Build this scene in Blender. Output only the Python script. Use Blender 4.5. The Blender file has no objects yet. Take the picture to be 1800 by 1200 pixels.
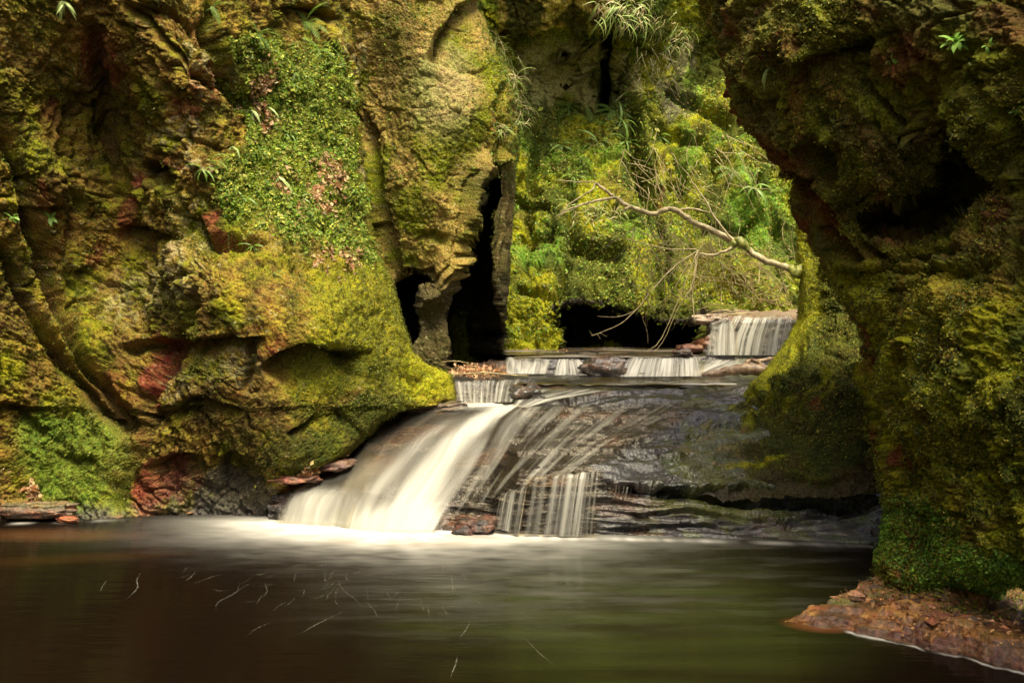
import bpy, math, random
import numpy as np

random.seed(7)
RNG = np.random.default_rng(7)
SC = bpy.context.scene
COL = SC.collection

# ------------------------------------------------------------------ camera, sky, sun, exposure
F, HOR, EYE = 1750.0, 530.0, 2.3
cam_d = bpy.data.cameras.new('camera')
cam = bpy.data.objects.new('camera', cam_d)
COL.objects.link(cam)
cam.location = (0, 0, EYE)
cam.rotation_euler = (math.radians(90), 0, 0)
cam_d.sensor_width = 36.0
cam_d.lens = 36.0 * F / 1800.0
cam_d.shift_y = -(600.0 - HOR) / 1800.0
cam_d.clip_start, cam_d.clip_end = 0.1, 500
SC.camera = cam

SUN_EL, SUN_AZ = math.radians(64), math.radians(160)   # azimuth clockwise from +Y (direction the sun stands in)
world = bpy.data.worlds.new('World')
SC.world = world
world.use_nodes = True
wn, wl = world.node_tree.nodes, world.node_tree.links
bg = wn['Background']
sky = wn.new('ShaderNodeTexSky')
sky.sky_type = 'NISHITA'
sky.sun_disc = False
sky.sun_elevation = SUN_EL
sky.sun_rotation = SUN_AZ
sky.air_density, sky.dust_density, sky.ozone_density = 0.7, 9.0, 0.2
wl.new(sky.outputs[0], bg.inputs[0])
bg.inputs[1].default_value = 0.15
sun_d = bpy.data.lights.new('sun', 'SUN')
sun_d.energy = 2.4
sun_d.angle = math.radians(20)
sun_d.color = (1.0, 0.91, 0.62)
sun = bpy.data.objects.new('sun', sun_d)
COL.objects.link(sun)
sx, sy, sz = math.sin(SUN_AZ) * math.cos(SUN_EL), math.cos(SUN_AZ) * math.cos(SUN_EL), math.sin(SUN_EL)
from mathutils import Vector, Matrix
sun.rotation_euler = Vector((sx, sy, sz)).to_track_quat('Z', 'Y').to_euler()
vs = SC.view_settings
vs.view_transform = 'Standard'
vs.look = 'None'
vs.exposure = 1.0
vs.gamma = 1.0
vs.use_curve_mapping = False
SC.cycles.max_bounces = 8
SC.cycles.transparent_max_bounces = 16
SC.cycles.use_denoising = True

# ------------------------------------------------------------------ numeric helpers
def W(px, py, D):
    px, py, D = np.broadcast_arrays(np.asarray(px, float), np.asarray(py, float), np.asarray(D, float))
    return np.stack([(px - 900) / F * D, D, EYE - (py - HOR) / F * D], -1)

def _h(i, j, k, s):
    n = (i * 374761393 + j * 668265263 + k * 2147483647 + s * 974634777) & 0xffffffff
    n = ((n ^ (n >> 13)) * 1274126177) & 0xffffffff
    return n ^ (n >> 16)

def noise(p, scale=1.0, seed=0):
    """gradient noise, about -1..1 ; p (...,3); scale scalar or 3-vector"""
    q = np.asarray(p, float) * np.asarray(scale, float) + 100.37 + seed * 17.13
    f = np.floor(q)
    i = f.astype(np.int64)
    r = q - f
    w = r * r * r * (r * (r * 6 - 15) + 10)
    out = 0
    for a in (0, 1):
        for b in (0, 1):
            for c in (0, 1):
                h = _h(i[..., 0] + a, i[..., 1] + b, i[..., 2] + c, seed)
                gx = (h & 1023) / 511.5 - 1
                gy = ((h >> 10) & 1023) / 511.5 - 1
                gz = ((h >> 20) & 1023) / 511.5 - 1
                d = gx * (r[..., 0] - a) + gy * (r[..., 1] - b) + gz * (r[..., 2] - c)
                out = out + d * (w[..., 0] if a else 1 - w[..., 0]) * (w[..., 1] if b else 1 - w[..., 1]) * (w[..., 2] if c else 1 - w[..., 2])
    return out * 1.5

def fbm(p, scale, octv=4, seed=0, gain=0.5):
    s = np.asarray(scale, float)
    o, a = 0, 1.0
    for k in range(octv):
        o = o + a * noise(p, s * 2.0 ** k, seed + k * 7)
        a *= gain
    return o

def ridge(p, scale, octv=4, seed=0, gain=0.5):
    s = np.asarray(scale, float)
    o, a = 0, 1.0
    for k in range(octv):
        o = o + a * (1 - np.abs(noise(p, s * 2.0 ** k, seed + k * 5)) * 2)
        a *= gain
    return o

def facets(p, scale, seed=0, k=.8):
    """chunky broken-rock relief: every cell of a random partition gets its own height and tilt"""
    q = np.asarray(p, float) * np.asarray(scale, float) + 31.7 + seed
    i0 = np.floor(q).astype(np.int64)
    best = np.full(q.shape[:-1], 1e9); sec = best.copy(); val = np.zeros(q.shape[:-1])
    for a in (-1, 0, 1):
        for b in (-1, 0, 1):
            for c in (-1, 0, 1):
                x, y, z = i0[..., 0] + a, i0[..., 1] + b, i0[..., 2] + c
                h = _h(x, y, z, seed); h2 = _h(x, y, z, seed + 91)
                dx = q[..., 0] - x - (h & 1023) / 1023; dy = q[..., 1] - y - ((h >> 10) & 1023) / 1023; dz = q[..., 2] - z - ((h >> 20) & 1023) / 1023
                d = dx * dx + dy * dy + dz * dz
                v = (h2 & 1023) / 511.5 - 1 + k * (dx * (((h2 >> 10) & 1023) / 511.5 - 1) + dz * (((h2 >> 20) & 1023) / 511.5 - 1)) * 1.6
                m = d < best
                sec = np.where(m, best, np.minimum(sec, d)); best = np.where(m, d, best); val = np.where(m, v, val)
    return val, np.sqrt(sec) - np.sqrt(best)

def sstep(a, b, x):
    t = np.clip((x - a) / (b - a), 0, 1)
    return t * t * (3 - 2 * t)

class TPS:
    def __init__(self, pts, smooth=0.0):
        p = np.array(pts, float)
        self.x = p[:, :2] / 300.0
        n = len(p)
        d = np.linalg.norm(self.x[:, None] - self.x[None], axis=-1)
        K = self.k(d) + np.eye(n) * smooth
        Pm = np.hstack([np.ones((n, 1)), self.x])
        A = np.zeros((n + 3, n + 3))
        A[:n, :n] = K; A[:n, n:] = Pm; A[n:, :n] = Pm.T
        self.w = np.linalg.solve(A, np.concatenate([p[:, 2], [0, 0, 0]]))
        self.lo, self.hi = p[:, 2].min() - .3, p[:, 2].max() + .6
    def k(self, d):
        return np.where(d > 1e-9, d * d * np.log(np.maximum(d, 1e-9)), 0)
    def __call__(self, px, py):
        s = px.shape
        q = np.stack([px.ravel(), py.ravel()], -1) / 300.0
        o = self.w[-3] + q @ self.w[-2:]
        for i in range(len(self.x)):
            d = np.hypot(q[:, 0] - self.x[i, 0], q[:, 1] - self.x[i, 1])
            o = o + self.w[i] * self.k(d)
        return np.clip(o, self.lo, self.hi).reshape(s)

def segdist(px, py, pts):
    """distance to an open polyline, signed side (+ = to the right of travel / below for left-to-right), along 0..1"""
    best = np.full(px.shape, 1e9); side = np.zeros(px.shape); al = np.zeros(px.shape)
    n = len(pts) - 1
    for i in range(n):
        (x0, y0), (x1, y1) = pts[i][:2], pts[i + 1][:2]
        dx, dy = x1 - x0, y1 - y0
        L2 = dx * dx + dy * dy
        t = np.clip(((px - x0) * dx + (py - y0) * dy) / L2, 0, 1)
        ex, ey = px - (x0 + t * dx), py - (y0 + t * dy)
        d = np.hypot(ex, ey)
        sd = np.sign(dx * (py - y0) - dy * (px - x0))
        m = d < best
        best = np.where(m, d, best); side = np.where(m, sd, side); al = np.where(m, (i + t) / n, al)
    return best, side, al

def inpoly(px, py, poly, soft):
    """soft inside mask of a closed polygon, 0 outside, 1 deeper than soft px inside"""
    pts = list(poly) + [poly[0]]
    d, _, _ = segdist(px, py, pts)
    c = np.zeros(px.shape, bool)
    for i in range(len(poly)):
        (x0, y0), (x1, y1) = pts[i], pts[i + 1]
        if y0 == y1: continue
        m = ((y0 > py) != (y1 > py)) & (px < (x1 - x0) * (py - y0) / (y1 - y0) + x0)
        c ^= m
    return np.where(c, sstep(0, soft, d), 0)

def crack(px, py, pts, w, a):
    d, s, al = segdist(px, py, pts)
    return a * np.exp(-(d / w) ** 2) * np.clip(np.minimum(al, 1 - al) * 8, 0, 1)

def ledge(px, py, pts, L, a, sharp=3.0):
    """below the line (travelling left to right) the rock is cut back by a, fading over L px"""
    d, s, al = segdist(px, py, pts)
    sd = d * s
    end = sstep(0, .12, np.minimum(al, 1 - al))
    return a * end * sstep(-sharp, sharp, sd) * np.exp(-np.maximum(sd, 0) / L)

def rib(px, py, pts, w, a):
    return -crack(px, py, pts, w, a)

def blob(px, py, cx, cy, rx, ry, rot=0):
    c, s = math.cos(math.radians(rot)), math.sin(math.radians(rot))
    x, y = px - cx, py - cy
    u, v = (x * c + y * s) / rx, (-x * s + y * c) / ry
    return np.clip(1.25 - np.sqrt(u * u + v * v), 0, 1)

def lerp(a, b, t):
    return a * (1 - t)[..., None] + np.asarray(b, float) * t[..., None]

# ------------------------------------------------------------------ mesh helpers
def mesh_from(name, V, Fq, mat, attrs=None, smooth=True, parent=None, uv=None):
    me = bpy.data.meshes.new(name)
    V = np.ascontiguousarray(V.reshape(-1, 3), np.float32)
    Fq = np.ascontiguousarray(Fq, np.int32)
    n, k = Fq.shape
    me.vertices.add(len(V)); me.vertices.foreach_set('co', V.ravel())
    me.loops.add(n * k); me.loops.foreach_set('vertex_index', Fq.ravel())
    me.polygons.add(n)
    me.polygons.foreach_set('loop_start', np.arange(0, n * k, k, dtype=np.int32))
    me.polygons.foreach_set('loop_total', np.full(n, k, np.int32))
    me.polygons.foreach_set('use_smooth', np.full(n, smooth, bool))
    me.update(calc_edges=True)
    for an, av in (attrs or {}).items():
        av = np.asarray(av, np.float32)
        if av.ndim > 1 and av.shape[-1] == 3:
            a = me.attributes.new(an, 'FLOAT_VECTOR', 'POINT'); a.data.foreach_set('vector', av.ravel())
        else:
            a = me.attributes.new(an, 'FLOAT', 'POINT'); a.data.foreach_set('value', av.ravel())
    me.materials.append(mat)
    o = bpy.data.objects.new(name, me)
    COL.objects.link(o)
    if parent: o.parent = parent
    return o

def gridfaces(R, Cc, flip=False):
    i = np.arange(R * Cc).reshape(R, Cc)
    a, b, c, d = i[:-1, :-1].ravel(), i[:-1, 1:].ravel(), i[1:, 1:].ravel(), i[1:, :-1].ravel()
    return np.stack([a, d, c, b] if not flip else [a, b, c, d], -1)

def gridnormals(V):
    du = np.gradient(V, axis=1); dv = np.gradient(V, axis=0)
    n = np.cross(dv, du)
    n /= np.maximum(np.linalg.norm(n, axis=-1, keepdims=True), 1e-9)
    return n

def tag(o, label=None, cat=None, group=None, kind=None):
    if label: o['label'] = label
    if cat: o['category'] = cat
    if group: o['group'] = group
    if kind: o['kind'] = kind
    return o

# ------------------------------------------------------------------ materials
def newmat(name):
    m = bpy.data.materials.new(name); m.use_nodes = True
    nt = m.node_tree
    return m, nt.nodes, nt.links, nt.nodes['Principled BSDF']

def N(nodes, t, **kw):
    n = nodes.new(t)
    for k, v in kw.items(): setattr(n, k, v)
    return n

def math_node(nodes, links, op, a, b=None, clamp=False):
    m = nodes.new('ShaderNodeMath'); m.operation = op; m.use_clamp = clamp
    for i, v in enumerate((a, b)):
        if v is None: continue
        if isinstance(v, (int, float)): m.inputs[i].default_value = v
        else: links.new(v, m.inputs[i])
    return m.outputs[0]

def rock_mat(name, fine=60, bump=0.5, spec=0.3, bdist=0.025, lo=0.2, hi=2.1):
    m, n, l, bs = newmat(name)
    at = N(n, 'ShaderNodeAttribute', attribute_name='tint')
    we = N(n, 'ShaderNodeAttribute', attribute_name='wet')
    tc = N(n, 'ShaderNodeTexCoord')
    n1 = N(n, 'ShaderNodeTexNoise'); n1.inputs['Scale'].default_value = fine; n1.inputs['Detail'].default_value = 5; n1.inputs['Roughness'].default_value = .7
    n2 = N(n, 'ShaderNodeTexNoise'); n2.inputs['Scale'].default_value = fine * .28; n2.inputs['Detail'].default_value = 4
    vo = N(n, 'ShaderNodeTexVoronoi'); vo.inputs['Scale'].default_value = fine * .8
    for x in (n1, n2, vo): l.new(tc.outputs['Object'], x.inputs['Vector'])
    mr = N(n, 'ShaderNodeMapRange'); mr.inputs[1].default_value = .3; mr.inputs[2].default_value = .7; mr.inputs[3].default_value = lo; mr.inputs[4].default_value = hi
    l.new(n1.outputs[0], mr.inputs[0])
    hs = N(n, 'ShaderNodeHueSaturation')
    mh = N(n, 'ShaderNodeMapRange'); mh.inputs[1].default_value = .3; mh.inputs[2].default_value = .7; mh.inputs[3].default_value = .475; mh.inputs[4].default_value = .52
    l.new(n2.outputs[0], mh.inputs[0]); l.new(mh.outputs[0], hs.inputs['Hue'])
    l.new(mr.outputs[0], hs.inputs['Value']); l.new(at.outputs['Vector'], hs.inputs['Color'])
    l.new(hs.outputs[0], bs.inputs['Base Color'])
    rr = N(n, 'ShaderNodeMapRange'); rr.inputs[3].default_value = .92; rr.inputs[4].default_value = .22
    l.new(we.outputs['Fac'], rr.inputs[0]); l.new(rr.outputs[0], bs.inputs['Roughness'])
    sp = N(n, 'ShaderNodeMapRange'); sp.inputs[3].default_value = .12; sp.inputs[4].default_value = .95
    l.new(we.outputs['Fac'], sp.inputs[0]); l.new(sp.outputs[0], bs.inputs['Specular IOR Level'])
    hsum = math_node(n, l, 'ADD', n1.outputs[0], math_node(n, l, 'MULTIPLY', vo.outputs['Distance'], .7))
    bp = N(n, 'ShaderNodeBump'); bp.inputs['Strength'].default_value = bump; bp.inputs['Distance'].default_value = bdist
    l.new(hsum, bp.inputs['Height']); l.new(bp.outputs[0], bs.inputs['Normal'])
    return m

M_ROCK = rock_mat('mossy_sandstone', 45, .8)
M_WET = rock_mat('wet_sandstone', 34, .8, bdist=.014)
M_FAR = rock_mat('far_mossy_rock', 28, .8, bdist=.03)

def leaf_mat(name):
    m, n, l, bs = newmat(name)
    at = N(n, 'ShaderNodeAttribute', attribute_name='tint')
    tc = N(n, 'ShaderNodeTexCoord')
    n1 = N(n, 'ShaderNodeTexNoise'); n1.inputs['Scale'].default_value = 25
    l.new(tc.outputs['Object'], n1.inputs['Vector'])
    mr = N(n, 'ShaderNodeMapRange'); mr.inputs[1].default_value = .3; mr.inputs[2].default_value = .7; mr.inputs[3].default_value = .8; mr.inputs[4].default_value = 1.2
    l.new(n1.outputs[0], mr.inputs[0])
    hs = N(n, 'ShaderNodeHueSaturation'); l.new(mr.outputs[0], hs.inputs['Value']); l.new(at.outputs['Vector'], hs.inputs['Color'])
    l.new(hs.outputs[0], bs.inputs['Base Color'])
    bs.inputs['Roughness'].default_value = .5
    bs.inputs['Specular IOR Level'].default_value = .3
    tr = N(n, 'ShaderNodeBsdfTranslucent'); l.new(hs.outputs[0], tr.inputs[0])
    mx = N(n, 'ShaderNodeMixShader'); mx.inputs[0].default_value = .25
    l.new(bs.outputs[0], mx.inputs[1]); l.new(tr.outputs[0], mx.inputs[2])
    l.new(mx.outputs[0], n['Material Output'].inputs[0])
    return m
M_LEAF = leaf_mat('leaves')

def plain_leaf(name, col, col2, scale=9):
    m, n, l, bs = newmat(name)
    tc = N(n, 'ShaderNodeTexCoord')
    n1 = N(n, 'ShaderNodeTexNoise'); n1.inputs['Scale'].default_value = scale; n1.inputs['Detail'].default_value = 5
    l.new(tc.outputs['Object'], n1.inputs['Vector'])
    cr = N(n, 'ShaderNodeValToRGB'); cr.color_ramp.elements[0].position = .35; cr.color_ramp.elements[1].position = .65
    cr.color_ramp.elements[0].color = (*col, 1); cr.color_ramp.elements[1].color = (*col2, 1)
    l.new(n1.outputs[0], cr.inputs[0]); l.new(cr.outputs[0], bs.inputs['Base Color'])
    bs.inputs['Roughness'].default_value = .5
    bp = N(n, 'ShaderNodeBump'); bp.inputs['Strength'].default_value = .4; bp.inputs['Distance'].default_value = .01
    l.new(n1.outputs[0], bp.inputs['Height']); l.new(bp.outputs[0], bs.inputs['Normal'])
    return m
M_FERN = plain_leaf('fern_frond', (.10, .19, .015), (.20, .30, .04))
M_PALEFERN = plain_leaf('pale_fern_frond', (.28, .38, .10), (.46, .52, .20))
M_BROAD = plain_leaf('broad_leaf', (.18, .36, .04), (.30, .46, .08))
M_GRASS = plain_leaf('hanging_grass_blade', (.2, .3, .04), (.55, .52, .2), 5)
M_PALEGRASS = plain_leaf('dry_grass_blade', (.4, .32, .12), (.65, .55, .3), 5)
M_BARK = plain_leaf('pale_bark', (.18, .15, .05), (.5, .4, .2), 12)
M_TWIG = plain_leaf('twig_bark', (.22, .17, .06), (.48, .38, .17), 14)
M_DARKTWIG = plain_leaf('dark_twig', (.06, .05, .015), (.16, .13, .04), 14)
M_MOSSBARK = plain_leaf('mossy_bark', (.12, .14, .02), (.3, .3, .05), 20)
M_LOG = plain_leaf('log_bark', (.1, .05, .025), (.34, .24, .14), 16)

def fall_mat(name, tint=(.62, .61, .52), gain=1.0, lo=.25, hi=1.75):
    """silky falling water: white where the attribute 'dens' is high, clear (with a wet sheen) where low"""
    m, n, l, bs = newmat(name)
    de = N(n, 'ShaderNodeAttribute', attribute_name='dens')
    fl = N(n, 'ShaderNodeAttribute', attribute_name='flow')
    mp = N(n, 'ShaderNodeMapping'); mp.inputs['Scale'].default_value = (1, 1, 1)
    l.new(fl.outputs['Vector'], mp.inputs[0])
    n1 = N(n, 'ShaderNodeTexNoise'); n1.inputs['Scale'].default_value = 1; n1.inputs['Detail'].default_value = 3; n1.inputs['Roughness'].default_value = .55
    l.new(mp.outputs[0], n1.inputs['Vector'])
    mr = N(n, 'ShaderNodeMapRange'); mr.inputs[1].default_value = .3; mr.inputs[2].default_value = .72; mr.inputs[3].default_value = lo; mr.inputs[4].default_value = hi
    l.new(n1.outputs[0], mr.inputs[0])
    a = math_node(n, l, 'MULTIPLY', de.outputs['Fac'], mr.outputs[0])
    a = math_node(n, l, 'MULTIPLY', a, gain)
    a = math_node(n, l, 'MINIMUM', a, .97)
    bs.inputs['Base Color'].default_value = (*tint, 1)
    bs.inputs['Roughness'].default_value = .55
    bs.inputs['Specular IOR Level'].default_value = .3
    bs.inputs['Subsurface Weight'].default_value = 0
    tl = N(n, 'ShaderNodeBsdfTranslucent'); tl.inputs[0].default_value = (*tint, 1)
    m1 = N(n, 'ShaderNodeMixShader'); m1.inputs[0].default_value = .3
    l.new(bs.outputs[0], m1.inputs[1]); l.new(tl.outputs[0], m1.inputs[2])
    tr = N(n, 'ShaderNodeBsdfTransparent'); tr.inputs[0].default_value = (.93, .88, .78, 1)
    gl = N(n, 'ShaderNodeBsdfGlossy'); gl.inputs['Roughness'].default_value = .22
    fr = N(n, 'ShaderNodeFresnel'); fr.inputs[0].default_value = 1.33
    edge = math_node(n, l, 'MULTIPLY', fr.outputs[0], math_node(n, l, 'MINIMUM', math_node(n, l, 'MULTIPLY', de.outputs['Fac'], 8), 1))
    m0 = N(n, 'ShaderNodeMixShader'); l.new(edge, m0.inputs[0])
    l.new(tr.outputs[0], m0.inputs[1]); l.new(gl.outputs[0], m0.inputs[2])
    m2 = N(n, 'ShaderNodeMixShader'); l.new(a, m2.inputs[0])
    l.new(m0.outputs[0], m2.inputs[1]); l.new(m1.outputs[0], m2.inputs[2])
    l.new(m2.outputs[0], n['Material Output'].inputs[0])
    return m
M_FALL = fall_mat('silky_water')
M_SILK = fall_mat('smooth_silky_water', lo=.66, hi=1.34)

def pool_mat(name, refl, rough, sc=(1, 1, 1), bump=.25):
    """peaty water: dark body colour, reflection tamed by the polarised light of the gorge, white where foamy"""
    m, n, l, bs = newmat(name)
    fo = N(n, 'ShaderNodeAttribute', attribute_name='foam')
    ti = N(n, 'ShaderNodeAttribute', attribute_name='tint')
    tc = N(n, 'ShaderNodeTexCoord')
    mp = N(n, 'ShaderNodeMapping'); mp.inputs['Scale'].default_value = sc
    l.new(tc.outputs['Object'], mp.inputs[0])
    n1 = N(n, 'ShaderNodeTexNoise'); n1.inputs['Scale'].default_value = 3; n1.inputs['Detail'].default_value = 4
    l.new(mp.outputs[0], n1.inputs['Vector'])
    bp = N(n, 'ShaderNodeBump'); bp.inputs['Strength'].default_value = bump; bp.inputs['Distance'].default_value = .02
    l.new(n1.outputs[0], bp.inputs['Height'])
    mx = N(n, 'ShaderNodeMixRGB'); mx.inputs[2].default_value = (.60, .59, .52, 1)
    l.new(ti.outputs['Vector'], mx.inputs[1])
    f2 = math_node(n, l, 'MINIMUM', fo.outputs['Fac'], 1)
    l.new(f2, mx.inputs[0])
    df = N(n, 'ShaderNodeBsdfDiffuse'); l.new(mx.outputs[0], df.inputs[0]); l.new(bp.outputs[0], df.inputs['Normal'])
    gl = N(n, 'ShaderNodeBsdfGlossy'); gl.inputs['Roughness'].default_value = rough; l.new(bp.outputs[0], gl.inputs['Normal'])
    fr = N(n, 'ShaderNodeFresnel'); fr.inputs[0].default_value = 1.33; l.new(bp.outputs[0], fr.inputs['Normal'])
    w = math_node(n, l, 'MULTIPLY', math_node(n, l, 'MULTIPLY', fr.outputs[0], refl), math_node(n, l, 'SUBTRACT', 1.0, f2))
    ms = N(n, 'ShaderNodeMixShader'); l.new(w, ms.inputs[0]); l.new(df.outputs[0], ms.inputs[1]); l.new(gl.outputs[0], ms.inputs[2])
    l.new(ms.outputs[0], n['Material Output'].inputs[0])
    n.remove(bs)
    return m
M_POOL = pool_mat('peaty_pool', .48, .08, (.35, 3.2, 1), .33)
M_STREAM = pool_mat('shallow_stream', .8, .14, (.8, 3.0, 1), .4)

# palette (albedo)
MOSS = np.array((.105, .115, .006)); MOSSY = np.array((.235, .235, .008)); DMOSS = np.array((.040, .050, .008))
OCHRE = np.array((.25, .16, .028)); BROWN = np.array((.080, .056, .018)); RED = np.array((.19, .052, .024))
PALE = np.array((.44, .39, .19)); GREEN = np.array((.10, .20, .02)); WET_AND_SHADE = np.array((.035, .030, .024))
GREY = np.array((.14, .125, .09)); BLACK = np.array((.018, .015, .011)); ORANGE = np.array((.34, .13, .04))

# ------------------------------------------------------------------ relief builder
SURF = {}
def relief_rows(name, ys, edge, s, side, depth, disp, color, mat, rnd=30, rdepth=.5, wrap=2.5, wet=None, flipn=False):
    """A rock face built row by row. edge(y): photo column of its outline; s: distances inward from the outline (px);
    side=+1: the outline is the right-hand end of the rock, -1 the left-hand end. Past the outline the rock turns away from view."""
    ys = np.asarray(ys, float); s = np.asarray(s, float)
    PX = edge(ys)[:, None] - side * s[None, :]
    PY = np.repeat(ys[:, None], len(s), 1)
    D = depth(PX, PY)
    t = np.clip(1 - s / rnd, 0, 1)[None, :]
    D = D + rdepth * (1 - np.sqrt(np.maximum(1 - t ** 2, 0)))
    V = W(PX, PY, D)
    K = 9
    k = (np.arange(K, 0, -1) / K)[None, :]
    back = W(PX[:, :1] - side * 60 * k ** 1.5, PY[:, :1] + 0 * k, D[:, :1] + wrap * k)
    V = np.concatenate([back, V], 1)
    PXx = np.concatenate([np.repeat(PX[:, :1], K, 1), PX], 1)
    PYx = np.concatenate([np.repeat(PY[:, :1], K, 1), PY], 1)
    if side > 0:
        V, PXx, PYx = V[:, ::-1], PXx[:, ::-1], PYx[:, ::-1]
    Nn = gridnormals(V)
    flip = (Nn[..., 1].mean() > 0)
    if flip: Nn = -Nn
    d = disp(V, PXx, PYx)
    inner = np.abs(PXx - edge(PYx))
    d = np.where(d > 0, d * (.25 + .75 * sstep(0, 45, inner)), d)
    V2 = V + Nn * d[..., None]
    N2 = gridnormals(V2)
    if flip: N2 = -N2
    c = color(V2, N2, PXx, PYx, d)
    w = wet(V2, N2, PXx, PYx) if wet else np.zeros(PXx.shape)
    o = mesh_from(name, V2, gridfaces(*PXx.shape, flip=not flip), mat, {'tint': c, 'wet': w})
    o['kind'] = 'structure'
    SURF[name] = dict(V=V2, N=N2, px=PXx, py=PYx, obj=o)
    return o

def spaced(a, b, step, b2=None, step2=20):
    r = list(np.arange(a, b, step))
    if b2: r += list(np.arange(r[-1] + step2, b2, step2))
    return np.array(r)

def edgef(pts):
    ys = [p[0] for p in pts]; xs = [p[1] for p in pts]
    return lambda y: np.interp(y, ys, xs)

def warp(V, PX, PY, amp=14, seed=50, sc=2.2):
    return PX + amp * fbm(V, sc, 4, seed), PY + amp * fbm(V, sc, 4, seed + 33)

def rock_disp(V, big=.16, mid=.07, small=.03, fine=.014, seed=0, ani=(1, 1, 1), tilt=22, fs=(1.7, 1.7, 2.6)):
    ani = np.array(ani)
    d = big * fbm(V, .7 * ani, 2, seed)
    r = ridge(V, 1.9 * ani, 3, seed + 11)
    d += mid * .45 * (r - 1.0)
    Vw = V + .10 * np.stack([noise(V, 3, seed + 41), noise(V, 3, seed + 42), noise(V, 3, seed + 43)], -1)
    ct, st_ = math.cos(math.radians(tilt)), math.sin(math.radians(tilt))
    T = np.array([[ct, 0, st_], [0, 1, 0], [-st_, 0, ct]])
    f1, e1 = facets(Vw @ T, fs, seed + 51)
    f2, e2 = facets(Vw @ T, np.array(fs) * (2.7, 2.7, 3.3), seed + 52)
    patch = sstep(-.25, .25, fbm(V, .9, 2, seed + 53))
    d += mid * .55 * f1 - mid * .35 * sstep(.12, 0, e1)
    for sc_, sd_, a_ in (((1.1, 1.1, 1.9), 61, 1.0), ((2.6, 2.6, 4.2), 63, .6)):
        cr_ = np.abs(fbm(V @ T, sc_, 3, seed + sd_, .6))
        d -= mid * 1.1 * a_ * np.exp(-(cr_ / .045) ** 2) * sstep(-.15, .25, noise(V, 1.1, seed + sd_ + 1))
    rr2 = ridge(V @ T, (5, 5, 8), 3, seed + 71, .6)
    d += small * .5 * (rr2 - 1)
    d += (.25 + .75 * patch) * (mid * .22 * f2 - mid * .25 * sstep(.10, 0, e2))
    d += small * fbm(V, 7 * ani, 3, seed + 23)
    b = np.abs(noise(V, 26, seed + 31)) + .6 * np.abs(noise(V, 50, seed + 32))
    d += fine * (b * 1.6 - .5)
    return d

# ------------------------------------------------------------------ LEFT CLIFF
CL = TPS([(-700,-700,6.5),(-700,300,6.2),(-700,950,6.2),(-300,-100,8.3),(-300,500,8.5),(-300,950,8.8),
 (0,0,10.4),(0,300,10.6),(0,600,10.7),(0,800,10.6),(0,915,10.45),(0,960,10.4),
 (120,0,10.6),(100,300,11.0),(120,600,11.15),(150,850,10.75),(200,910,10.6),(200,960,10.55),
 (250,100,10.9),(330,150,10.55),(215,250,11.95),(330,300,10.7),(250,450,11.7),(330,480,10.5),(280,600,11.15),(160,380,11.6),(350,650,10.5),
 (300,750,10.7),(250,880,10.7),(400,50,11.2),(420,200,11.7),(520,60,13.3),(580,150,13.5),(520,250,12.6),(430,330,11.4),
 (400,400,10.9),(520,400,11.3),(620,300,13.3),(630,450,12.4),(500,480,10.6),(600,520,10.9),(680,560,11.7),(500,560,10.3),
 (600,620,10.5),(700,650,11.5),(760,680,11.9),(500,650,10.35),(450,700,10.3),(600,700,10.7),(680,700,11.15),(400,800,10.6),
 (500,800,10.35),(450,900,10.7),(350,900,10.7),(480,960,10.6),(560,790,10.5),(0,-700,11.5),(400,-700,12.5),(620,-700,14.5),(0,-1200,12),(600,-1200,15),(-700,-1200,7)])
L_EDGE = edgef([(-1200,600),(0,612),(180,640),(300,645),(400,655),(480,685),(560,705),(620,725),(640,757),(660,793),(702,803),(712,790),
 (722,705),(745,668),(770,650),(800,612),(835,540),(855,500),(870,490),(905,484),(965,484)])
L_LEDGES = [
 ([(195,600),(240,596),(300,594),(360,594),(420,592),(470,596)], 30, .35),
 ([(455,650),(500,612),(545,600),(620,603),(660,615)], 60, .40),
 ([(345,372),(365,405),(420,412),(470,420)], 14, .40),
 ([(205,405),(260,403),(305,408)], 30, .22),
 ([(235,300),(250,275),(280,285),(300,310),(300,340)], 25, .45),
 ([(250,820),(320,795),(352,800),(360,840)], 40, .35),
 ([(370,800),(400,792),(440,800),(470,850)], 70, .30),
 ([(235,700),(280,720),(330,700),(370,698),(430,718)], 14, .18),
 ([(240,15),(300,10),(330,25),(355,55)], 20, .22),
 ([(300,100),(320,120),(345,160)], 12, .18),
 ([(495,15),(540,8),(570,15),(605,32)], 16, .35),
 ([(60,370),(95,362),(120,368)], 10, .2),
 ([(500,760),(535,745),(560,725)], 12, .18),
 ([(90,790),(130,800),(170,800)], 14, .15),
 ([(0,700),(40,715),(90,760)], 18, .2),
 ([(290,235),(320,240),(360,255),(400,262)], 10, .12),
 ([(300,150),(330,175),(390,180)], 9, .12)]
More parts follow.
